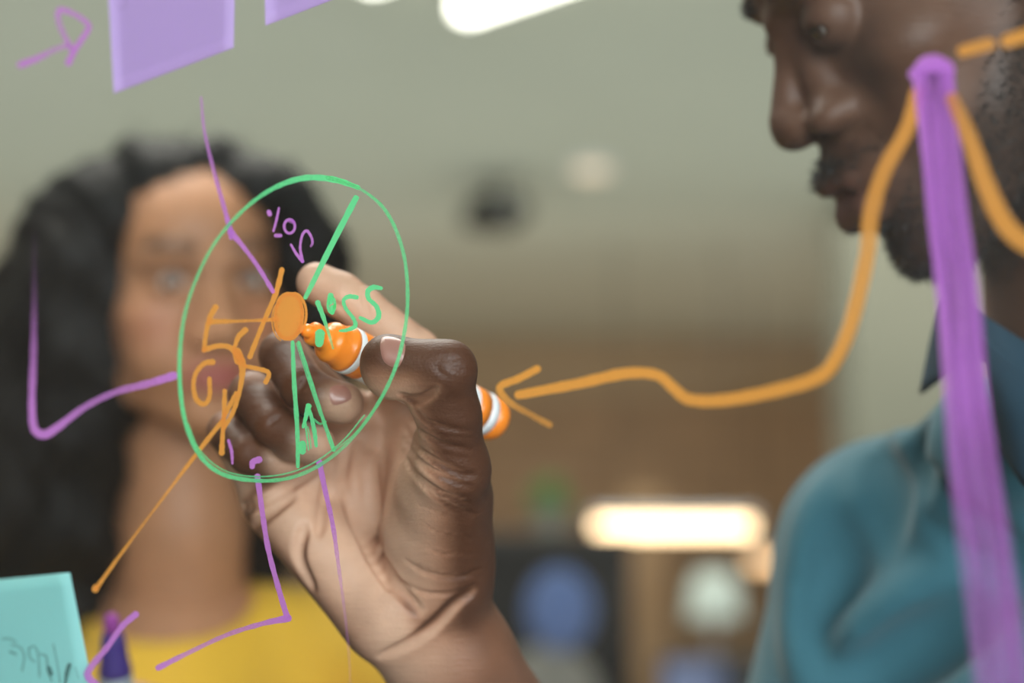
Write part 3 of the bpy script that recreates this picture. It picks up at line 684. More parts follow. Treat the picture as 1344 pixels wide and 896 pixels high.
# fingers: proximal (blend with palm)
PIP = {'i': at(548, 462, .735), 'm': at(372, 466, .728), 'r': at(330, 518, .738), 'l': at(300, 566, .744)}
for kk, r0, r1 in (('i', .0105, .0098), ('m', .0105, .0102), ('r', .0105, .0098), ('l', .0100, .0090)):
    H.cap(MC[kk], PIP[kk], r0, r1, .005); bones.append((MC[kk], PIP[kk], .010, FWD))
# middle + distal phalanges
def chain(pts, rad, k_in, k_out, dorsal):
    for (a, b), (r0, r1), dd in zip(zip(pts[:-1], pts[1:]), zip(rad[:-1], rad[1:]), dorsal):
        H.cap(a, b, r0, r1, k_out); bones.append((a, b, r0, dd))
D_c = -FWD*.75-R_*.45+U_*.15
chain([PIP['m'], at(398, 508, .7085), at(420, 522, .7055), at(450, 529, .7065)], [.0102, .0095, .0092, .0088], 0, .0022, [D_c, -FWD, -FWD])
chain([PIP['r'], at(362, 560, .7185), at(385, 577, .7155), at(413, 584, .7155)], [.0098, .0092, .0090, .0086], 0, .0022, [D_c, -FWD, -FWD])
chain([PIP['l'], at(327, 596, .7245), at(352, 604, .7225), at(376, 603, .7240)], [.0090, .0084, .0082, .0076], 0, .0022, [D_c, -FWD*.8-U_*.3, -FWD])
chain([PIP['i'], at(478, 408, .727), at(447, 387, .727), at(416, 371, .728)], [.0098, .0095, .0096, .0088], 0, .0022, [FWD, FWD, FWD])
# creases (real grooves)
D0, D1 = .62, .80
for pts, r in (
    ([(303, 668), (350, 658), (390, 630), (432, 604)], .0010), ([(322, 700), (345, 680), (385, 650)], .0008),
    ([(470, 585), (468, 640), (482, 700), (508, 755), (548, 800)], .0020), ([(485, 600), (488, 660), (500, 720)], .0030),
    ([(438, 605), (425, 660), (418, 700)], .0007), ([(400, 690), (392, 730), (410, 770)], .0008),
    ([(500, 862), (540, 842), (572, 818), (598, 792), (622, 776)], .0005),
    ([(455, 650), (470, 700), (510, 770)], .0009)):
    H.crease(pts, r, D0, D1, .004)
for pts, r in (   # thumb flexure folds
    ([(525, 517), (545, 525), (563, 519), (574, 508)], .0011),
    ([(532, 560), (545, 585), (572, 606), (606, 622), (624, 624)], .0009), ([(530, 575), (548, 603), (578, 624), (620, 640)], .0008), ([(528, 592), (545, 622), (575, 645), (618, 662)], .0009),
    ([(536, 612), (556, 640), (590, 662), (624, 676)], .0005), ([(540, 548), (552, 566), (580, 582), (618, 590)], .0006), ([(546, 536), (560, 552), (590, 562), (620, 566)], .0005),
    ([(532, 735), (560, 752), (600, 758), (628, 748)], .0005), ([(520, 760), (556, 778), (596, 778), (622, 768)], .0005),
    ([(578, 468), (590, 474), (600, 469)], .00012), ([(584, 484), (596, 481), (608, 487)], .00012), ([(572, 478), (577, 488), (588, 495)], .00012)):
    H.crease(pts, r*1.5, D0, D1, .0013)
for pts, r in (([(392, 505), (398, 500), (404, 494)], .0005), ([(388, 512), (396, 508), (404, 502)], .0004), ([(352, 557), (360, 552), (368, 545)], .0005), ([(434, 395), (446, 402), (455, 412)], .0005), ([(470, 378), (480, 398), (486, 418)], .0006)):
    H.crease(pts, r, D0, D1, .0014)
for i in range(15):      # fine skin folds across the thumb side
    y = 560+i*13; 0 if i % 2 else H.crease([(552+random.uniform(-8, 8), y), (585, y+10+random.uniform(-3, 3)), (622, y+14+random.uniform(-5, 5))], .00028, D0, D1, .0009, n=4)
HV, HF = H.nets(); HN = H.normals(HV)
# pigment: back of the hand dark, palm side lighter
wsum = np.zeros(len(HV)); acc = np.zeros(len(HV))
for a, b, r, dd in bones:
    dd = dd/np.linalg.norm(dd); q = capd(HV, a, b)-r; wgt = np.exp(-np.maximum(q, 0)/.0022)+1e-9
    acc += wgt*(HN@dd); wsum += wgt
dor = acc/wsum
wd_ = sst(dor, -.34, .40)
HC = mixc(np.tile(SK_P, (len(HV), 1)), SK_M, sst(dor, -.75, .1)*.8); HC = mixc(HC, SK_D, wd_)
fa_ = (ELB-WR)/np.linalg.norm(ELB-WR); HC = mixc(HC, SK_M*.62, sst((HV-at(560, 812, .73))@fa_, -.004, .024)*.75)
for tp_ in (at(452, 531, .702), at(417, 586, .712), at(380, 605, .720)): HC = mixc(HC, SK_P*.95, np.exp(-(np.linalg.norm(HV-tp_, axis=1)/.0105)**4)*.85)
#
kn = np.exp(-(np.linalg.norm(HV-TI, axis=1)/.012)**2); HC = HC*(1-.25*kn[:, None])

def nail(name, F_, quad, parent, mat, lift=.0005, n=10, d0=.62, d1=.8):
    A, B, C_, D = [np.array(p, float) for p in quad]; V = []; G = {}
    for i in range(n+1):
        for j in range(n+1):
            u, v = i/n, j/n
            uu, vv = u*2-1, v*2-1                      # squircle mapping for rounded corners
            uu2 = uu*math.sqrt(1-.36*vv*vv); vv2 = vv*math.sqrt(1-.36*uu*uu)
            u2, v2 = (uu2+1)/2, (vv2+1)/2
            q = (A*(1-u2)+B*u2)*(1-v2)+(D*(1-u2)+C_*u2)*v2
            hp = F_.hit(q[0], q[1], d0, d1)
            if hp is None: continue
            nn = F_.normals(hp[None])[0]; e = max(abs(uu), abs(vv))
            G[i, j] = len(V); V.append(hp+nn*(lift*(1-e**6)-.0001*(e > .98)))
    Fc = [(G[i, j], G[i, j+1], G[i+1, j+1], G[i+1, j]) for i in range(n) for j in range(n) if all(k in G for k in ((i, j), (i, j+1), (i+1, j+1), (i+1, j)))]
    return mesh(name, V, Fc, mat, parent)

#%% ================================================================== HEADS
def head_field(P, neck, k_scale=1.0, h=.0018, top=.15):
    """local frame: +x the person's right, +y forward, +z up, eyes at z=0. neck = list of (a, b, ra, rb) in local coordinates"""
    f = Field((-.125, -.185, -.30), (.125, .14, top), h)
    sk = P.get('sk', 0); by = P.get('by', 0); ly = P.get('ly', .0); ll = P.get('ll', .0); f.ell((0, -.014, .050-sk), (.075, .097, .082-sk*.7), .01); f.ell((0, .040, .045-sk), (.060, .050, .058-sk*.5), .02)
    f.ell((0, .030, -.030), (.060*P['fw'], .060, .078), .02)
    for s in (-1, 1):
        f.cap((s*.054*P['jw'], -.005, -.050), (s*.046*P['jw'], .022, -.082), .016, .015, .018)
        f.cap((s*.046*P['jw'], .022, -.082), (s*.014, .078, -.107*P['ch']), .015, .014, .016)
        f.ell((s*.046, .058, -.028), (.019, .020, .017), .016)
        f.ell((s*.036, .058, -.060), (.022, .024, .024), .016)
    f.ell((0, .084, -.104*P['ch']), (.021, .018, .016), .012)
    for s in (-1, 1):
        f.ell((s*.032, .103, -.002), (.021, .018, .0135), .010, 'sub')
        f.cap((s*.010, .0905+by, .017), (s*.030, .0880+by, .0235), P['brow'], P['brow'], .010); f.cap((s*.030, .0880+by, .0235), (s*.050, .072+by, .018), P['brow'], P['brow']*.8, .010)
    f.cap((0, .089, .010), (0, .091, -.005), .0075, .0070, .008); nw = P['nw']; NZ = P.get('nz', 0)
    f.cap((0, .092, -.004), (0, P['nt']-.010, -.034+NZ), .0072, .0082, .006); f.ell((0, P['nt']-.011, -.041+NZ), (.0115*nw, .0115, .0100), .006)
    for s in (-1, 1):
        f.ell((s*.0150*nw, P['nt']-.022, -.0435+NZ), (.0078*nw, .0115, .0082), .005)
        f.cap((s*.0175*nw, .086, -.040), (s*.033, .074, -.062), .006, .006, .010)
    if P.get('mz'): f.ell((0, .088, -.062), (.026, .018, .013), .008)
    for s in (-1, 1): f.cap((s*.007, .083, .004), (s*.011*nw, .093, -.034), .008, .010, .006)
    f.ell((0, .076+ly*.6, -.072-ll*.5), (.033, .026, .026+ll), .014)
    lp = P['lip']
    # lips
    for s in (-1, 1):
        f.cap((s*.004, .0990+ly, -.0655), (s*.014, .0955+ly*.7, -.0668), .0050*lp, .0050*lp, .004); f.cap((s*.014, .0955+ly*.7, -.0668), (s*.0265, .083, -.0722), .0050*lp, .0028, .004)
        f.cap((0, .0985+ly*.8, -.0795-ll), (s*.012, .0955+ly*.7, -.0790-ll), .0064*lp, .0060*lp, .004); f.cap((s*.012, .0955+ly*.7, -.0790-ll), (s*.0255, .083, -.0738), .0060*lp, .0028, .004)
    f.ell((0, .102+ly*.6, -.0920-ll*1.6), (.016, .008, .0050), .007, 'sub')
    for s in (-1, 1):
        f.cap((0, .1060+ly, -.0722), (s*.013, .1020+ly*.7, -.0719), .0011, .0010, .0022, 'sub'); f.cap((s*.013, .1020+ly*.7, -.0719), (s*.0275, .0845, -.0732), .0014, .0012, .003, 'sub')
        f.cap((0, .104+ly, -.0722), (s*.013, .099+ly*.7, -.0719), .0012, .0011, .0022, 'sub')
        f.ell((s*.0085*nw, P['nt']-.013, -.0525+NZ), (.0042*nw, .0060, .0060), .0018, 'sub')
    f.cap((0, .1035, -.053), (0, .103, -.060), .0022, .0028, .003, 'sub')
    # eyelids over the eyeball
    for s in (-1, 1):
        f.ell((s*.032, .0775, 0), (.0150, .0138, .0138), .004)
        f.ell((s*.032, .0925, P['lz']), (.0132, .0100, P['lo']), .0014, 'sub')
        f.cap((s*.021, .0905, .0075), (s*.032, .0935, .0095), .0007, .0008, .0015, 'sub'); f.cap((s*.032, .0935, .0095), (s*.044, .0875, .0065), .0008, .0006, .0015, 'sub')
        # ears
        R = np.array(Matrix.Rotation(s*-.35, 3, 'Z') @ Matrix.Rotation(-.18, 3, 'X'))
        f.ell((s*.0785, -.020, -.012), (.0065, .0175, .031), .004, R=R)
        f.ell((s*.0845, -.017, -.008), (.005, .0100, .0195), .003, 'sub', R=R); f.ell((s*.074, -.008, -.030), (.006, .008, .010), .006)
    for a, b, ra, rb in neck: f.cap(a, b, ra, rb, .022)
    return f
def pose(fwd, up):
    y = np.array(fwd, float); y /= np.linalg.norm(y); z = np.array(up, float); z -= y*(z@y); z /= np.linalg.norm(z)
    return np.stack([np.cross(y, z), y, z], 1)      # columns: local axes in world
def eyeballs(Rm, org, parent, iris, look):
    """white ball with iris and pupil coloured by direction"""
    for s in (-1, 1):
        c = Rm@np.array([s*.032, .0775, 0])+org; n = 24; V = []; C = []
        lk = np.array(look, float)-c; lk /= np.linalg.norm(lk)
        u = np.cross(lk, [0, 0, 1.]); u /= np.linalg.norm(u); v = np.cross(lk, u); F = []
        N = 36
        for i in range(N+1):
            ph = math.pi*i/N
            for j in range(n):
                a = math.tau*j/n; V.append(c+.0121*(lk*math.cos(ph)+math.sin(ph)*(u*math.cos(a)+v*math.sin(a))))
                C.append((.01, .01, .01) if ph < .2 else iris if ph < .48 else (.62, .60, .56))
        for i in range(N):
            for j in range(n): F.append((i*n+j, (i+1)*n+j, (i+1)*n+(j+1) % n, i*n+(j+1) % n))
        mesh('eye', V, F, m_eye, parent, col=np.array(C))
m_eye = skinmat('eyeball', .12, bump=0, sss=0)

def hairs(V, N, n, ln, parent, name, mat, wid=.00035, curl=.6, clump=0):
    """short hairs as slim bent blades rooted on given points"""
    idx = RNG.integers(0, len(V), n); P = V[idx]+RNG.normal(0, .0006, (n, 3)); D = N[idx]+RNG.normal(0, curl, (n, 3))+np.array([0, 0, -.4]); D /= np.linalg.norm(D, axis=1, keepdims=True)
    S = np.cross(D, RNG.normal(0, 1, (n, 3))); S /= np.linalg.norm(S, axis=1, keepdims=True)
    l = (ln*RNG.uniform(.5, 1.2, n))[:, None]; B = RNG.normal(0, .35, (n, 3))
    A0 = P-S*wid; A1 = P+S*wid; M0 = P+D*l*.55-S*wid*.8; M1 = P+D*l*.55+S*wid*.8; E = P+(D+B*.8)*l
    W = np.stack([A0, A1, M1, M0, E+S*wid*.2, E-S*wid*.2], 1).reshape(-1, 3); b = np.arange(n)[:, None]*6
    F = np.concatenate([b+np.array([[0, 1, 2, 3]]), b+np.array([[3, 2, 4, 5]])])
    o = mesh(name, W, F, mat, parent); o['kind'] = 'stuff'; return o

#%% ---------------------------------------------------------------- MAN
mo = at(1240, -72, .815)                       # between the eyes, inside the skull
def headpose(yaw, pitch, roll):
    f = -R_*math.sin(yaw)-FWD*math.cos(yaw); r = np.cross(f, U_); f2 = f*math.cos(pitch)-U_*math.sin(pitch); u2 = np.cross(r, f2)
    return pose(f2, u2*math.cos(roll)+r*math.sin(roll))
MR = headpose(math.radians(84), math.radians(33), math.radians(0))
neck_w = at(1462, 430, .845); neck_b = at(1500, 620, .87)
tolo = lambda Rm, o, p: Rm.T@(np.array(p)-o)
mP = dict(mz=1, by=-.006, fw=1.0, jw=1.05, ch=1.10, brow=.0060, nw=1.35, nt=.120, lip=1.45, lz=-.0022, lo=.0035, ly=.010, ll=.005, nz=.006)
nk = [((0, -.030, -.055), tolo(MR, mo, neck_w), .054, .056), (tolo(MR, mo, neck_w), tolo(MR, mo, neck_b), .056, .062)]
Mf = head_field(mP, nk)
v, f = Mf.nets(); n_ = Mf.normals(v)
mc = np.tile(np.array(srgb(92, 63, 47)[:3]), (len(v), 1))
x, y, z = v[:, 0], v[:, 1], v[:, 2]
# pigment: lips darker, lids darker, beard shadow
lipm = np.exp(-(((x)/.024)**4+((z+.073)/.012)**4))*(y > .082); mc = mixc(mc, srgb(88, 56, 50), lipm*.8)
cheek_line = -.040-.035*sst(y, .01, .08)
bm = sst(cheek_line-z, -.006, .012)*sst(y, -.045, -.02)*(1-sst(-z, .135, .16))
bm *= 1-np.exp(-((x/.030)**4+((z+.076)/.016)**4))*(y > .06)
mous = np.exp(-((x/.032)**4+((z+.0595)/.0055)**2))*(y > .07); side = sst(-y, -.030, -.005)*sst(y, -.05, -.03)*sst(.02-z, 0, .02)*sst(z, -.06, -.04)
chinb = np.exp(-((x/.030)**4+((z+.104)/.014)**4))*(y > .05)
bm = np.clip(np.maximum.reduce([bm*.85, mous, side*.6, chinb]), 0, 1)
mc = mixc(mc, srgb(34, 26, 22), bm*.75)
mW = v@MR.T+mo; nW = n_@MR.T
man_org = np.array([neck_w[0]+.02, neck_w[1]+.02, 0])
man = empty('person', man_org, 'bearded man in a teal shirt writing on the glass with an orange marker', 'person')
headpart = (mW, f, mc)
m_skinM = skinmat('dark_brown_skin', .52, bump=.35)
m_hair = simple('black_hair', (.012, .010, .009, 1), .55)
bi = np.where(RNG.random(len(v)) < bm**1.5)[0]
hairs(mW[bi], nW[bi], 11000, .0032, man, 'beard', m_hair)
sc_ = (y < np.interp(z, [-.055, .02, .055, .085, .10], [-.002, .010, .034, .062, .2])) & (z > -.05-.3*np.clip(-.04-y, 0, 1)) & (abs(x) < .2)
hi_ = np.where(sc_)[0]
mc_h = np.where(sc_[:, None], np.array([[.02, .017, .015]]), mc); headpart = (mW, f, mc_h)
hairs(mW[hi_], nW[hi_], 14000, .004, man, 'hair', m_hair, wid=.0005)
brm = [(i) for i in np.where((abs(z-(.0265)) < .0035) & (abs(abs(x)-.031) < .018) & (y > .05))[0]]
hairs(mW[brm], nW[brm]*.3, 900, .002, man, 'eyebrows', m_hair, curl=.3)
eyeballs(MR, mo, man, (.05, .025, .012), at(480, 520, .70))

# torso, arms under the shirt
SHR = at(1168, 728, .935); SHL = neck_b+(neck_b-SHR)*1.05; SHL[2] = SHR[2]-.01; NB = neck_b.copy()
CH_ = (SHR+SHL)/2; CH_[2] = SHR[2]-.10
across = (SHR-SHL)/np.linalg.norm(SHR-SHL); across[2] = 0; across /= np.linalg.norm(across)
frontM = np.cross([0, 0, 1.], across); frontM = -frontM if frontM[1] > 0 else frontM
RA = np.stack([across, frontM, [0, 0, 1]], 1)
hips = CH_.copy(); hips[2] = .95
def shirt_field(grow, hh):
    f = Field((-.25, .5, .85), (.85, 1.35, 1.75), hh)
    f.ell(CH_-np.array([0, 0, .06]), (.165+grow, .105+grow, .19), .03, R=RA); f.ell((CH_+hips)/2-np.array([0, 0, .03]), (.15+grow, .10+grow, .26), .05, R=RA)
    for S in (SHR, SHL): 
        f.cap(lerp(NB, S, .15)-np.array([0, 0, .025]), S, .042+grow, .052+grow, .035)
    f.cap(lerp(NB, SHR, .78)+UP*.004, at(1305, 585, .838), .042+grow, .028+grow, .03)
    f.cap(SHR, ELB+ (SHR-ELB)*.08, .052+grow, .047+grow, .02)
    LE = SHL+np.array([.07, .02, -.28]); f.cap(SHL, LE, .052+grow, .046+grow, .02)
    return f
Tf = shirt_field(.006, .0045)
# folds
for pts, r, op, k, sk in (
    ([(1168, 585), (1200, 635), (1245, 680), (1300, 725), (1370, 770)], .010, 'sub', .012, -.002), ([(1180, 575), (1215, 622), (1260, 662), (1330, 712)], .008, 'add', .012, .004),
    ([(1210, 560), (1195, 600), (1205, 650)], .007, 'sub', .010, -.001), ([(1150, 600), (1160, 650), (1150, 720)], .008, 'sub', .014, -.003),
    ([(1080, 640), (1060, 720), (1052, 820), (1060, 900)], .007, 'add', .014, .003), ([(1105, 690), (1100, 770), (1085, 860)], .009, 'sub', .016, -.003),
    ([(1230, 760), (1180, 810), (1110, 850)], .010, 'add', .018, .003), ([(1300, 800), (1210, 850), (1120, 900)], .010, 'sub', .018, -.003)):
    Tf.crease(pts, r, .6, 1.1, k, op, sk, True, 4)
Tf.cap(neck_w+(neck_w-neck_b)*.3, NB+(NB-neck_w)*.05-np.array([0, 0, .0]), .060, .058, .006, 'sub')
tv, tf = Tf.nets()
m_shirt = simple('teal_cotton', srgb(42, 94, 108), .85, var=.05, scale=25, bump=.2, sheen=.2)
mesh('shirt', tv, tf, m_shirt, man)
# forearm from wrist to elbow, elbow into the sleeve
Ff = Field(np.minimum(WR, ELB)-.06, np.maximum(WR, ELB)+.06, .004)
Ff.cap(at(648, 950, .765), lerp(WR, ELB, .45), .0265, .034, .01); Ff.cap(lerp(WR, ELB, .4), lerp(WR, ELB, .7), .034, .038, .01); Ff.cap(lerp(WR, ELB, .6), ELB, .038, .036, .01); Ff.cap(ELB, lerp(ELB, SHR, .3), .036, .038, .01)
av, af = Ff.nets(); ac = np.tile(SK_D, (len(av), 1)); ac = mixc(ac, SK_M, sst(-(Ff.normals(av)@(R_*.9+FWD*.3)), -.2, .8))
bv, bf = shirt_field(-.024, .010).nets(); bc = np.tile(SK_D, (len(bv), 1))
# body: head, neck, trunk, arm and hand
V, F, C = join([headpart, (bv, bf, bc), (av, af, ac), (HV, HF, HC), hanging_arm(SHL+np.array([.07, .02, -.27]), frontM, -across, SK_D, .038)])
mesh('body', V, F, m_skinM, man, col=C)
m_nail = simple('fingernail', srgb(158, 112, 100), .3, var=.03, scale=200)
nl = nail('fingernail', H, [(497, 437), (537, 446), (525, 487), (500, 476)], man, m_nail, .0006)
nail('fingernail.001', H, [(430, 506), (455, 503), (466, 524), (434, 536)], man, m_nail, .0004)
# collar: standing band and two turned-down wings around the neck
def collar(parent, c0, axis, r0, front, mat, lo_a, hi_a, zt, drop_f, out_f, name):
    axis = axis/np.linalg.norm(axis); fx = front-axis*(front@axis); fx /= np.linalg.norm(fx); sx = np.cross(axis, fx); V = []; F = []; n = 40; m_ = 10
    for i in range(n+1):
        a = math.radians(lo_a+(hi_a-lo_a)*i/n); d = fx*math.cos(a)+sx*math.sin(a)
        dr = drop_f(math.degrees(a)); 
        for j in range(m_+1):
            t = j/m_
            if t < .25: q = c0+axis*(zt-.012+.012*t/.25)+d*(r0+.001*t)
            else:
                u = (t-.25)/.75; q = c0+axis*(zt-dr*u)+d*(r0+.004+out_f(math.degrees(a))*u)
            V.append(q)
    for i in range(n):
        for j in range(m_): a = i*(m_+1)+j; F.append((a, a+1, a+m_+2, a+m_+1))
    o = mesh(name, V, F, mat, parent); sd = o.modifiers.new('thickness', 'SOLIDIFY'); sd.thickness = .0016; return o
m_collar = simple('dark_teal_cotton', srgb(10, 50, 68), .85, var=.05, scale=25)
cax = neck_w-neck_b
def sheet(name, rows, mat, parent, n=6, th=.0018):
    G = [spline([at(*p) for p in r], n) for r in rows]; cols = list(zip(*G)); G = [spline(list(c), n) for c in cols]; a = len(G); b = len(G[0]); V = [q for g in G for q in g]
    F = [(i*b+j, i*b+j+1, (i+1)*b+j+1, (i+1)*b+j) for i in range(a-1) for j in range(b-1)]
    o = mesh(name, V, F, mat, parent); sd = o.modifiers.new('thickness', 'SOLIDIFY'); sd.thickness = th; return o
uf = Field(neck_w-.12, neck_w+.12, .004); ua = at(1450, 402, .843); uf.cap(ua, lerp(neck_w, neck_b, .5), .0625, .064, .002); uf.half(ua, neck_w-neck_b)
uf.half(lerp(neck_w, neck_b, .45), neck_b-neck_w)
uv_, uf_ = uf.nets(); mesh('neck_shade', uv_, uf_, simple('neck_shade_black', srgb(18, 18, 20), .95), man)  # black tube added round the neck, standing for the deep shade there
sheet('collar', [[(1238, 392, .815), (1262, 396, .790), (1310, 425, .775), (1380, 470, .770)], [(1224, 430, .822), (1250, 440, .79), (1300, 452, .770), (1390, 500, .758)], [(1206, 516, .826), (1238, 494, .80), (1275, 470, .775), (1400, 535, .748)]], m_collar, man)
sheet('collar.002', [[(1400, 478, .775), (1470, 500, .772), (1570, 470, .80), (1630, 425, .85), (1620, 400, .90)], [(1410, 530, .752), (1480, 560, .750), (1600, 535, .785), (1670, 480, .84), (1650, 440, .91)], [(1425, 600, .742), (1480, 590, .742), (1605, 570, .775), (1690, 515, .84), (1665, 470, .92)]], m_collar, man)
sheet('collar.001', [[(1288, 440, .768), (1340, 478, .757), (1420, 520, .747)], [(1296, 500, .765), (1335, 540, .752), (1420, 600, .738)], [(1310, 585, .768), (1345, 640, .750), (1400, 680, .738)]], m_collar, man)
# trousers and shoes, below the frame
m_trs = simple('charcoal_trousers', srgb(45, 48, 55), .9); m_shoe = simple('brown_leather', srgb(70, 45, 30), .5)
def legs(parent, hipc, RAm, foot_dir, wq=.095):
    hipc = np.array(hipc); f = Field(hipc-np.array([.3, .3, hipc[2]-.04]), hipc+np.array([.3, .3, .12]), .012)
    f.ell(hipc, (.168, .128, .12), .03, R=RAm)
    ft = []
    for s in (-1, 1):
        a = hipc+RAm[:, 0]*s*wq-np.array([0, 0, .04]); b = a+RAm[:, 0]*s*.01; b[2] = .5; c = b.copy(); c[2] = .09
        f.cap(a, b, .085, .062, .03); f.cap(b, c, .062, .05, .02); ft.append(c)
    v, ff = f.nets(); mesh('trousers', v, ff, m_trs, parent)
    for c in ft:
        q = Field(c-.25, c+.25, .008); d = np.array(foot_dir); d = d/np.linalg.norm(d); e = c.copy(); e[2] = .045; q.cap(e-d*.05, e+d*.12, .040, .034, .02); q.cap(c, e, .042, .04, .02); q.half((c[0], c[1], .002), (0, 0, -1))
        v, ff = q.nets(); mesh('shoe', v, ff, m_shoe, parent)
hp = hips.copy(); hp[2] = .93
legs(man, hp, RA, frontM)

#%% ---------------------------------------------------------------- WOMAN
WD = 1.33
wo = at(241, 366, WD+.085)
ya = math.radians(26)
W_f = -FWD*math.cos(ya)+R_*math.sin(ya); W_f = W_f*math.cos(.06)-U_*math.sin(.06)
W_u = U_+R_*(-.03)
WRm = pose(W_f, W_u)
wneck = at(238, 690, WD+.12)
wP = dict(sk=.014, fw=1.15, jw=1.02, ch=.99, brow=.0062, nw=.98, nt=.121, lip=1.15, lz=0.0, lo=.0058, ly=.0)
wnk = [((0, -.028, -.06), tolo(WRm, wo, wneck), .050, .053), (tolo(WRm, wo, wneck), tolo(WRm, wo, wneck)+np.array([0, -.012, -.11]), .052, .066)]
Wf = head_field(wP, wnk, h=.0028)
v, f = Wf.nets(); n_ = Wf.normals(v); x, y, z = v.T
wc = np.tile(np.array(srgb(178, 128, 94)[:3]), (len(v), 1))
lipm = np.exp(-(((x)/.025)**4+((z+.073)/.0125)**4))*(y > .080); wc = mixc(wc, srgb(165, 88, 84), lipm*.9)
ck = np.exp(-(((abs(x)-.045)/.022)**2+((z+.035)/.02)**2))*(y > 0); wc = mixc(wc, srgb(196, 118, 90), ck*.4)
brw = np.exp(-((z-(.0265+.004*np.cos((abs(x)-.034)/.012)))/.0055)**2)*sst(abs(x), .010, .016)*(1-sst(abs(x), .048, .056))*(y > .04); wc = mixc(wc, srgb(45, 32, 26), brw*.9)
lsh = np.exp(-(((abs(x)-.032)/.018)**4+((z-.007)/.004)**2))*(y > .05); wc = mixc(wc, srgb(70, 45, 38), lsh*.8)
wW = v@WRm.T+wo; nW = n_@WRm.T
wgo = np.array([wneck[0], wneck[1]+.01, 0])
wom = empty('person.001', wgo, 'woman with long wavy black hair and a yellow top watching behind the glass', 'person')
eyeballs(WRm, wo, wom, (.05, .035, .025), at(560, 470, .70))
WNB = at(238, 775, WD+.13)
wsR = WNB+R_*(-.19)+np.array([0, .02, -.055]); wsL = WNB+R_*.19+np.array([0, .0, -.055])   # her right shoulder is at picture left
RW = np.stack([[1, 0, 0], [0, 1, 0], [0, 0, 1]], 1).astype(float)
PEN_N = at(146, 806, .885); PEN_T = PEN_N+np.array([.0, .055, -.115])
whand = PEN_N+(PEN_T-PEN_N)*.72
welb = np.array([wsR[0]-.02, wsR[1]-.16, wsR[2]-.25])
def top_field(g, hh):
    f = Field((WNB[0]-.36, WNB[1]-.42, .75), (WNB[0]+.36, WNB[1]+.25, WNB[2]+.08), hh)
    f.ell(WNB+np.array([0, .0, -.19]), (.150+g, .098+g, .18), .03); f.ell(WNB+np.array([0, .01, -.42]), (.128+g, .085+g, .17), .05)
    for s in (-1, 1): f.ell(WNB+np.array([s*.07, -.085, -.21]), (.062, .05+g, .058), .03)
    f.cap(WNB+np.array([-.04, .01, -.035]), wsR, .038+g, .044+g, .03); f.cap(WNB+np.array([.04, .01, -.035]), wsL, .038+g, .044+g, .03)
    f.cap(WNB+np.array([0, -.01, -.06]), WNB+np.array([0, -.03, -.12]), .075+g, .09+g, .03)
    f.cap(wsR, lerp(wsR, welb, .95), .042+g, .040+g, .02); f.cap(wsL, wsL+np.array([.04, -.02, -.26]), .042+g, .038+g, .02)
    return f
Yf = top_field(.006, .006)
Yf.cap(wneck+np.array([0, -.02, .05]), WNB+np.array([0, -.045, .02]), .070, .074, .006, 'sub')
yv, yf = Yf.nets()
m_yel = simple('mustard_jersey', srgb(240, 190, 58), .85, var=.03, scale=20, bump=.2, sheen=.1)
mesh('top', yv, yf, m_yel, wom)
bv, bf = top_field(-.002, .010).nets(); bc = np.tile(np.array(srgb(186, 134, 100)[:3]), (len(bv), 1))
# her forearm and hand round the violet marker
A = Field(np.minimum(welb, whand)-.09, np.maximum(welb, whand)+.09, .0035)
pd = (PEN_T-PEN_N)/np.linalg.norm(PEN_T-PEN_N)
wwr = whand+np.array([-.02, .075, -.035])
A.cap(lerp(wsR, welb, .8), welb, .038, .036, .01); A.cap(welb, lerp(welb, wwr, .4), .036, .034, .01); A.cap(lerp(welb, wwr, .4), wwr, .034, .024, .01)
A.cap(wwr, whand+np.array([-.012, .034, -.012]), .022, .020, .012); A.ell(whand+np.array([-.016, .028, -.01]), (.017, .028, .036), .012)
for i, (dz, l_) in enumerate(((.020, 1.), (.002, 1.05), (-.016, 1.), (-.033, .85))):
    b0 = whand+np.array([-.022, .010, dz]); b1 = b0+np.array([-.004, -.030*l_, -.002]); b2 = b1+np.array([.024*l_, -.006, -.002]); b3 = b2+np.array([.012, .016, 0])
    A.cap(b0, b1, .0085, .0080, .003); A.cap(b1, b2, .0080, .0074, .002); A.cap(b2, b3, .0074, .0068, .002)
b0 = whand+np.array([-.004, .03, .018]); b1 = whand+np.array([.016, .008, .034]); b2 = whand+np.array([.010, -.014, .040])
A.cap(b0, b1, .012, .0098, .006); A.cap(b1, b2, .0098, .0082, .002)
hv, hf = A.nets(); hc = np.tile(np.array(srgb(178, 128, 94)[:3]), (len(hv), 1))
V, F, C = join([(wW, f, wc), (bv, bf, bc), (hv, hf, hc), hanging_arm(wsL+np.array([.04, -.02, -.25]), np.array([0, -1., 0]), np.array([1., 0, 0]), srgb(178, 128, 94), .032)])
m_skinW = skinmat('light_brown_skin', .5, bump=.15)
mesh('body', V, F, m_skinW, wom, col=C)
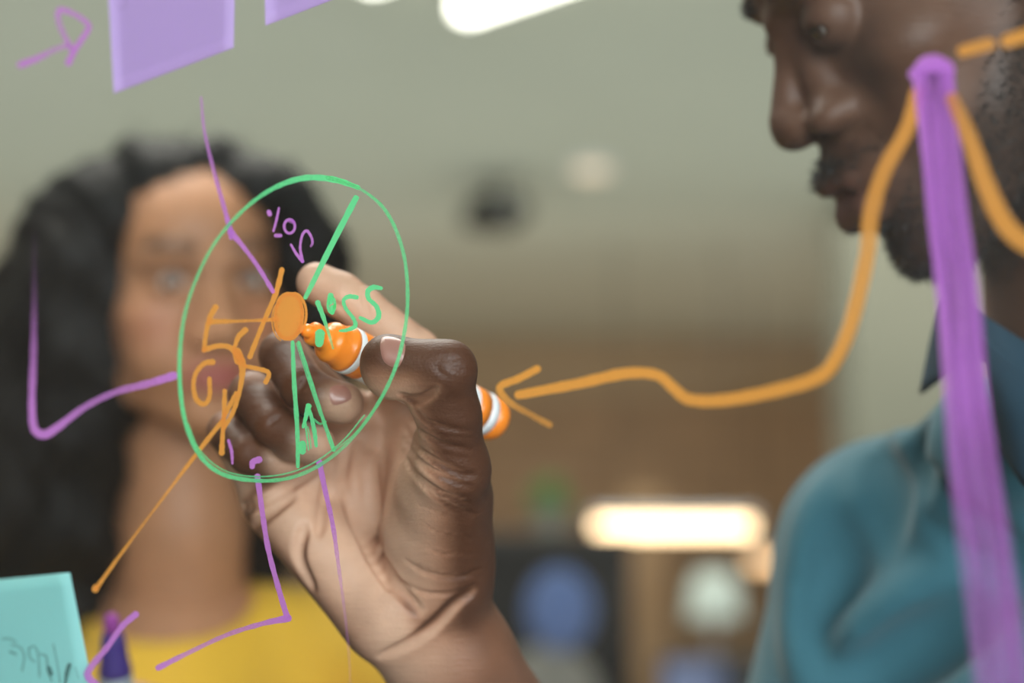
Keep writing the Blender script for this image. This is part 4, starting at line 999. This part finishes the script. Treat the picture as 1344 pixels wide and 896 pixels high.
# hair: sculpted masses with wavy locks
m_hairW = simple('dark_wavy_hair', (.006, .006, .006, 1), .6, var=.3, scale=60, bump=.6, spec=.22)
HF_ = Field(at(256, 380, WD)+np.array([-.30, -.10, -.42]), at(256, 380, WD)+np.array([.22, .32, .22]), .006)
loc = lambda x, y, z: WRm@np.array([x, y, z])+wo
HF_.ell(loc(.004, -.022, .040), (.086, .100, .078), .02, R=WRm)
HF_.ell(loc(.050, -.03, -.02), (.055, .080, .10), .03, R=WRm); HF_.ell(loc(-.052, -.035, -.02), (.040, .075, .10), .03, R=WRm)
V = []
def wat(px, py, d): return at(px, py, WD+d)
for pts, r in (([(180, 240, .05), (118, 318, .06), (72, 420, .08), (55, 530, .09), (60, 660, .10), (70, 800, .11)], (.03, .05, .055, .058, .058, .05)),
               ([(230, 225, .06), (150, 280, .05), (100, 350, .05), (98, 450, .05), (105, 560, .06), (100, 700, .07)], (.025, .035, .035, .034, .036, .034)),
               ([(70, 400, .1), (20, 490, .12), (-5, 590, .13), (10, 680, .13), (20, 800, .13)], (.03, .045, .05, .05, .045)),
               ([(300, 225, .06), (362, 265, .06), (402, 330, .07), (408, 430, .09), (400, 540, .11), (385, 680, .13)], (.025, .030, .03, .034, .036, .034)),
               ([(350, 600, .14), (335, 700, .15), (340, 760, .15)], (.03, .03, .025))):
    P = [wat(*p) for p in pts]
    for i in range(len(P)-1): HF_.cap(P[i], P[i+1], r[i], r[i+1], .02)
# parting the hair from the face
for dz, rr in ((.025, .060), (-.01, .066), (-.05, .064), (-.09, .056)):
    HF_.ell(loc(0.002, .085, dz), (rr*1.02, .078, .045), .010, 'sub', R=WRm)
HF_.ell(loc(.0, .095, .040), (.046, .045, .030), .012, 'sub', R=WRm)
gv, gf = HF_.nets(); gn = HF_.normals(gv)
wv = np.sin(gv[:, 2]*90+3*np.sin(gv[:, 0]*40))*.0035+np.sin(gv[:, 0]*260+gv[:, 1]*200+6*np.sin(gv[:, 2]*35))*.0022
gv = gv+gn*wv[:, None]
mesh('hair', gv, gf, m_hairW, wom)
hairs(gv, gn*.15, 9000, .02, wom, 'loose_hair', m_hairW, wid=.0004, curl=.25)
legs(wom, (WNB[0], WNB[1]+.01, .90), RW, (0, -1, 0), .085)
m_pup = simple('violet_plastic', srgb(64, 44, 130), .35, var=.02); m_pupn = simple('violet_felt', srgb(150, 60, 150), .8)
t = empty('marker_pen.001', (PEN_N+PEN_T)/2, 'blurred violet tipped marker pen pointing up before the yellow top', 'marker pen')
P = lambda pr: MB().lathe(PEN_N, PEN_T, pr, 32)
P([(0, .002), (.003, .004), (.012, .0048)]).build('nib', m_pupn, t, True)
P([(.010, .005), (.014, .0062), (.028, .0078), (.030, .0086), (.0345, .0088)]).build('front_section', m_pup, t, True)
P([(.034, .0088), (.036, .0090), (.115, .0090), (.1155, .0085)]).build('barrel', simple('pale_grey_plastic', srgb(165, 175, 185), .4), t, True)
P([(.115, .0088), (.124, .0086), (.127, .006)]).build('tail_cap', m_pup, t, True)

for o in bpy.data.objects:
    if '_org' in o.keys(): del o['_org']
